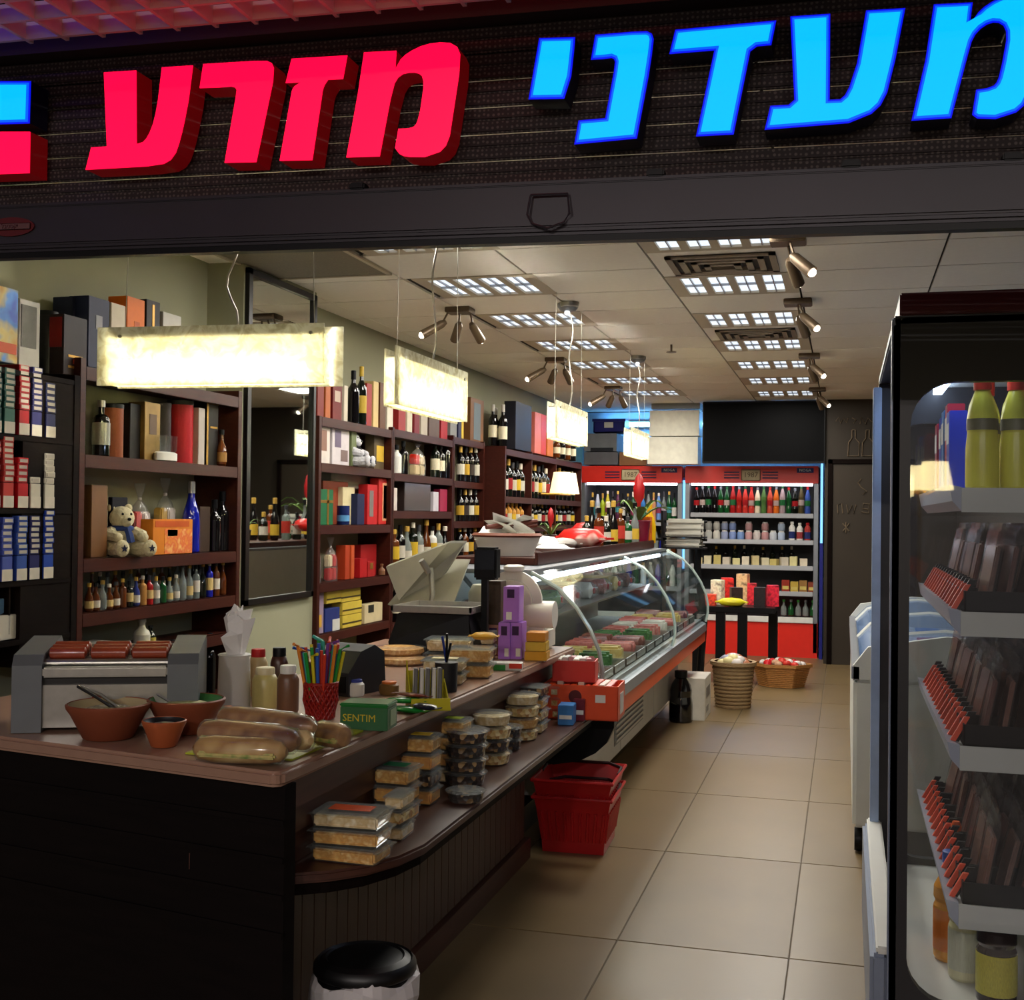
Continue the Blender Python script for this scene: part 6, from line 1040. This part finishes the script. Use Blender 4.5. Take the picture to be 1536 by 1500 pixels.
# ================================================================ RIGHT SIDE: OPEN COOLER AND CHEST FREEZER
KX0, KX1, KY0, KY1 = .115, .95, 3.2, 4.6
CB = M('cooler_black', (30, 29, 33), .4, var=.06); CR = M('cooler_red', (92, 14, 20), .4, var=.05); CWT = M('cooler_white', (206, 206, 200), .4, var=.03); CGR = M('cooler_grey', (120, 130, 150), .4, .3, var=.05)
ck = thing('open_cooler', 'tall black open cooler with a rounded side window on the right', 'cooler', (.53, 3.9, 0))
def kb(name, x0, x1, y0, y1, z0, z1, mat, bev=0, par=None): return ob(name, MB().box(x0-.53, x1-.53, y0-3.9, y1-3.9, z0, z1, bev).mesh(), mat, par or ck)
def rr(x0, x1, z0, z1, r, n=6):
    out = []
    for cx, cz, a0 in ((x1-r, z1-r, 0), (x0+r, z1-r, PI/2), (x0+r, z0+r, PI), (x1-r, z0+r, 1.5*PI)):
        for k in range(n+1): a = a0+PI/2*k/n; out.append((cx+r*math.cos(a), cz+r*math.sin(a)))
    return out
def side(y):
    b = bmesh.new(); inner = rr(.158, .88, .235, 1.80, .11); outer = []
    cx, cz = .52, 1.0
    for x, z in inner:
        dx, dz = x-cx, z-cz; k = min(((KX1-cx)/dx if dx > 1e-6 else (KX0-cx)/dx if dx < -1e-6 else 9e9), ((1.965-cz)/dz if dz > 1e-6 else (.1-cz)/dz if dz < -1e-6 else 9e9)); outer.append((cx+dx*k, cz+dz*k))
    n = len(inner); V = []
    for yy in (y, y+.035):
        V.append(([b.verts.new((x-.53, yy-3.9, z)) for x, z in outer], [b.verts.new((x-.53, yy-3.9, z)) for x, z in inner]))
    for i in range(n):
        j = (i+1) % n
        for (O, I) in V: b.faces.new((O[i], O[j], I[j], I[i]))
        b.faces.new((V[0][0][i], V[0][0][j], V[1][0][j], V[1][0][i])); b.faces.new((V[0][1][i], V[0][1][j], V[1][1][j], V[1][1][i]))
    m = MB(); m.bm.free(); m.bm = b; ob('side_frame', m.mesh(), CB, ck)
    ob('side_pane', MB().box(.15-.53, .89-.53, y+.014-3.9, y+.02-3.9, .22, 1.81).mesh(), glassy('cooler_glass', (226, 232, 236), .008, .02, .4), ck)
    # corner fills so that the frame reaches its square corners
    for x0, x1, z0, z1 in ((KX0, .16, .1, .3), (KX0, .16, 1.75, 1.965), (.88, KX1, 1.75, 1.965), (.88, KX1, .1, .3)): pass
side(KY0); side(KY1-.035)
kb('front_post', KX0-.004, KX0+.02, KY0, KY0+.04, .1, 1.965, CGR, .003); kb('front_post', KX0-.02, KX0+.01, KY1-.06, KY1, .1, 1.93, M('glow_tinted_post', (150, 170, 200), .4, .2), .003)  # far post paler and bluer: glow from inside put into its colour
kb('roof', KX0, KX1, KY0, KY1, 1.945, 1.97, CB, .004); kb('red_crown', KX0+.015, KX1, KY0+.01, KY1, 1.97, 2.03, CR, .004); kb('rear_panel', KX1-.03, KX1, KY0, KY1, .1, 1.95, M('cooler_inside', (60, 60, 64), .5))
kb('base', KX0-.01, KX1, KY0, KY1, 0, .2, CB); kb('base_front', KX0-.045, KX0, KY0+.02, KY1, .02, .34, CGR, .01); kb('base_front_lip', KX0-.03, KX0+.02, KY0+.02, KY1, .34, .36, CWT, .005); kb('deck', KX0, KX1-.03, KY0+.03, KY1-.03, .2, .212, CWT)
kb('lamp_tube', .30, .33, KY0+.06, KY1-.06, 1.90, 1.925, emis('cooler_tube', (200, 222, 255), 9)); kb('lamp_canopy', .16, .6, KY0+.04, KY1-.04, 1.927, 1.944, CWT)
SHZ = (1.53, 1.215, .875, .475); KXF = .285
for z in SHZ:
    s = kb('shelf', KXF, KX1-.04, KY0+.05, KY1-.05, z-.02, z, CWT, .003)
    ob('price_rail', MB().prism([(KXF-.53, KY0+.05-3.9, z-.055), (KXF-.53-.022, KY0+.05-3.9, z-.03), (KXF-.53-.03, KY0+.05-3.9, z+.012), (KXF-.53, KY0+.05-3.9, z+.006)], (0, KY1-KY0-.1, 0)).mesh(), M('rail_lilac', (170, 174, 190), .35, var=.04), s); ob('end_bracket', MB().box(KXF-.53, KX1-.04-.53, KY0+.046-3.9, KY0+.05-3.9, z-.058, z+.004).mesh(), CWT, s)
# top shelf: yellow jugs, tall packs
YJ = M('yellow_drink', (226, 216, 74), .25, var=.08); 
for k, (x, y) in enumerate([(.345, 3.36), (.43, 3.38), (.515, 3.37), (.37, 3.52), (.47, 3.55)]): bottle('juice_jug', (x, y, SHZ[0]+.001), 'jug', .30, .042, YJ, MC((206, 50, 30)), ('yellow juice jug nearest the aisle on the top cooler shelf', 'yellow juice jug in the middle of the near row', 'yellow juice jug at the wall side of the near row', 'yellow juice jug behind the nearest one', 'yellow juice jug behind the middle one')[k], None, M('grey_label', (110, 104, 70), .4), seg=16)
for k, (x, y, col, h) in enumerate([(.315, 3.75, (40, 60, 190), .24), (.318, 3.86, (190, 40, 60), .27), (.316, 3.97, (60, 130, 200), .26), (.318, 4.1, (30, 50, 170), .25), (.316, 4.25, (170, 40, 60), .24)]): carton('tall_pack', (x, y, SHZ[0]+.001), (.05, .09, h), MC(col, .3), ('short blue', 'red and white', 'sky blue', 'deep blue', 'dark red')[k]+' tall pack on the top cooler shelf', 'pack', panels=[('-x', .1, .9, .6, .85, WHT, 'white_band')])
PACKM = [ramp_mat('pack_meat_a', [(120, 70, 58), (150, 100, 84), (90, 50, 44)], 14, .3), ramp_mat('pack_meat_b', [(150, 110, 96), (120, 84, 74), (170, 136, 120)], 14, .3), ramp_mat('pack_meat_c', [(92, 48, 44), (120, 70, 62), (70, 36, 34)], 14, .3)]
FILM = glassy('pack_film', (200, 190, 185), .03, .12, .3)
OTG = M('orange_tag', (236, 84, 50), .4, var=.04)
mp_ = MB().box(-.006, .006, -.065, .065, .008, .165, .004).mesh(); wp_ = MB().box(-.009, .009, -.075, .075, 0, .205, .003).mesh(); hp_ = MB().box(-.004, .004, -.075, .075, .19, .225, .001).mesh()
LVN = {1: 'upper', 2: 'middle', 3: 'lower'}
for s in (1, 2, 3):
    for f in range(7):
        y = 3.345+f*.175; z = SHZ[s]+.001
        b_ = thing('pack_bin', '%s black bin from the near end on the %s pack shelf' % (RN[f], LVN[s]), 'bin', (KXF+.25, y, z), 0, 'black bins in the cooler'); ob('tray', MB().box(-.24, .3, -.083, .083, 0, .006).box(-.24, .3, -.083, -.079, 0, .055).box(-.24, .3, .079, .083, 0, .055).box(-.24, -.236, -.083, .083, 0, .055).mesh(), BLK, b_)
        for q in (-.055, .03): ob('marker_clip', MB().prism([(-.268, q+.012, .0), (-.25, q+.012, .0), (-.205, q+.012, .082), (-.225, q+.012, .082)], (0, .012, 0)).mesh(), BLK, b_); ob('orange_tag', MB().prism([(-.272, q, .004), (-.258, q, .004), (-.222, q, .07), (-.236, q, .07)], (0, .012, 0)).mesh(), OTG, b_)
        for k in range(9 if f == 0 else 5):
            t = thing('meat_pack', '%s pack from the aisle in the %s bin, %s pack shelf' % ((RN+['eighth', 'ninth'])[k], RN[f], LVN[s]), 'packaged meat', (KXF+.06+k*.046, y, z+.008), 0, 'meat packs, %s shelf' % LVN[s]); t.rotation_euler = (0, .22+random.uniform(-.06, .06), random.uniform(-.08, .08))
            ob('meat', mp_, PACKM[(k+f+s) % 3], t); ob('wrapper', wp_, FILM, t); ob('hanger_edge', hp_, FILM, t)
JB = [('orange juice bottle with blue cap, back of the cooler floor', .30, 3.62, .30, .05, M('orange_juice', (226, 150, 30), .25), MC((30, 80, 170)), MC((220, 120, 40))), ('milky bottle with blue cap on the cooler floor', .325, 3.48, .28, .046, M('milky_drink', (206, 200, 160), .3), MC((30, 80, 170)), MC((190, 190, 170))),
      ('dark juice bottle with yellow label and blue cap', .385, 3.33, .27, .05, M('dark_juice', (36, 18, 14), .12, coat=.4, var=.1), MC((40, 90, 170)), M('yellow_fruit_label', (200, 190, 60), .4, var=.3, scale=30)), ('dark juice bottle with green label and green cap', .50, 3.32, .27, .05, MATS['dark_juice'], MC((20, 90, 40)), M('green_fruit_label', (150, 170, 60), .4, var=.3, scale=30)),
      ('dark juice bottle with tan label and orange cap', .60, 3.29, .25, .05, MATS['dark_juice'], MC((214, 110, 40)), M('tan_fruit_label', (206, 160, 70), .4, var=.3, scale=30)), ('dark juice bottle with green cap at the back', .56, 3.45, .27, .05, MATS['dark_juice'], MC((20, 90, 40)), MATS['green_fruit_label']), ('dark juice bottle with green cap by the rear wall', .68, 3.42, .27, .05, MATS['dark_juice'], MC((20, 90, 40)), MATS['tan_fruit_label']), ('clear bottle with purple and orange cap on the cooler floor', .325, 3.80, .31, .04, GC, MC((150, 50, 150)), None)]
for lab, x, y, h, r, g, c, pa in JB: bottle('juice_bottle', (x, y, .213), 'juice', h, r, g, c, lab, None, pa, seg=18)
t = bpy.data.objects.get('juice_bottle.007'); ob('orange_tip', MB().lathe([(.013, .306), (.016, .33), (.01, .345)], 10).mesh('t', True), MC((230, 100, 40)), t)
# chest freezer
fz_ = thing('chest_freezer', 'white chest freezer with curved blue glass lids beyond the cooler', 'freezer', (.42, 6.8, 0)); FW = M('freezer_white', (206, 208, 200), .4, var=.03)
x0, x1, y0, y1 = .04-.42, .85-.42, 5.4-6.8, 8.2-6.8
ob('body', MB().box(x0, x1, y0, y1, .12, .76, .015).mesh(), FW, fz_)
for yy in (y0, y1-.04): ob('end_cap', MB().prism([(x0, yy, .76), (x0, yy, .82), (x0+.06, yy, .9), (0, yy, .955), (x1-.06, yy, .93), (x1, yy, .86), (x1, yy, .76)], (0, .04, 0)).mesh(), FW, fz_)
BG = glassy('blue_glass', (120, 160, 220), .16, .04, .5); prof = [(x0+.02, .80), (x0+.1, .885), (x0+.25, .935), (0.02, .95), (x1-.1, .92), (x1-.02, .86)]
for a, b_ in ((y0+.04, -.02), (.02, y1-.04)):
    m = MB()
    for (xa, za), (xb, zb) in zip(prof, prof[1:]): m.quad((xa, a, za), (xb, a, zb), (xb, b_, zb), (xa, b_, za))
    ob('glass_lid', m.mesh('g', True), BG, fz_)
for yy in (y0+.3, 0, y1-.3): ob('lid_rim', MB().tube([(x, yy, z) for x, z in prof], .012, 6).mesh('r', True), FW, fz_)
ob('sill', MB().box(x0-.008, x0+.03, y0, y1, .755, .82, .006).mesh(), GREY, fz_); ob('inner_tray', MB().box(x0+.03, x1-.03, y0+.05, y1-.05, .70, .72).mesh(), M('ice_blue', (130, 160, 210), .5), fz_)
for x in (x0+.03, x1-.05):
    for yy in (y0+.08, y1-.1): ob('castor', MB().lathe([(.05, -.02), (.055, 0), (.05, .02)], 14).mesh('c', True, Matrix.Translation((x, yy, .056)) @ Matrix.Rotation(PI/2, 4, 'Y')), BLK, fz_)
for k in range(8): carton('ice_cream_pack', (.25+.2*(k % 2)+.05, 5.65+.32*k, .722), (.14, .2, .05), MC([(120, 150, 60), (190, 60, 90), (206, 200, 180), (90, 130, 190)][k % 4], .4), '%s frozen pack from the near end inside the chest freezer' % (RN+['eighth'])[k], 'frozen food', 'packs in the chest freezer', .3*(k % 3-1))

# lamp with three pleated shades standing in the mall behind the viewer (mirrored in the cooler window)
c = at(1380, 735, Y=8.92); t = thing('floor_lamp', 'brass floor lamp with three pleated shades out in the mall', 'lamp', (c.x, -2.5, 0))
ob('base', MB().lathe([(.14, 0), (.14, .02), (.03, .04)], 20).mesh('b', True), MATS['brass'], t); ob('pole', MB().tube([(0, 0, .03), (0, 0, c.z+.02)], .012, 8).mesh(), MATS['brass'], t)
PLS = M('pleated_shade', (240, 226, 180), .8, var=.15, scale=30, stretch=(30, 30, .1), emit=(255, 232, 170), es=11)
for x, k in ((-.13, .7), (-.03, .85), (.1, 1.0)):
    ob('lamp_shade', MB().lathe([(.125*k, 0), (.085*k, .2*k)], 24, close=False).mesh('s', True), PLS, t, (x, .04*(k-.8), c.z-.0)); ob('arm', MB().tube([(0, 0, c.z), (x*.5, 0, c.z-.03), (x, 0, c.z)], .008, 6).mesh(), MATS['brass'], t)
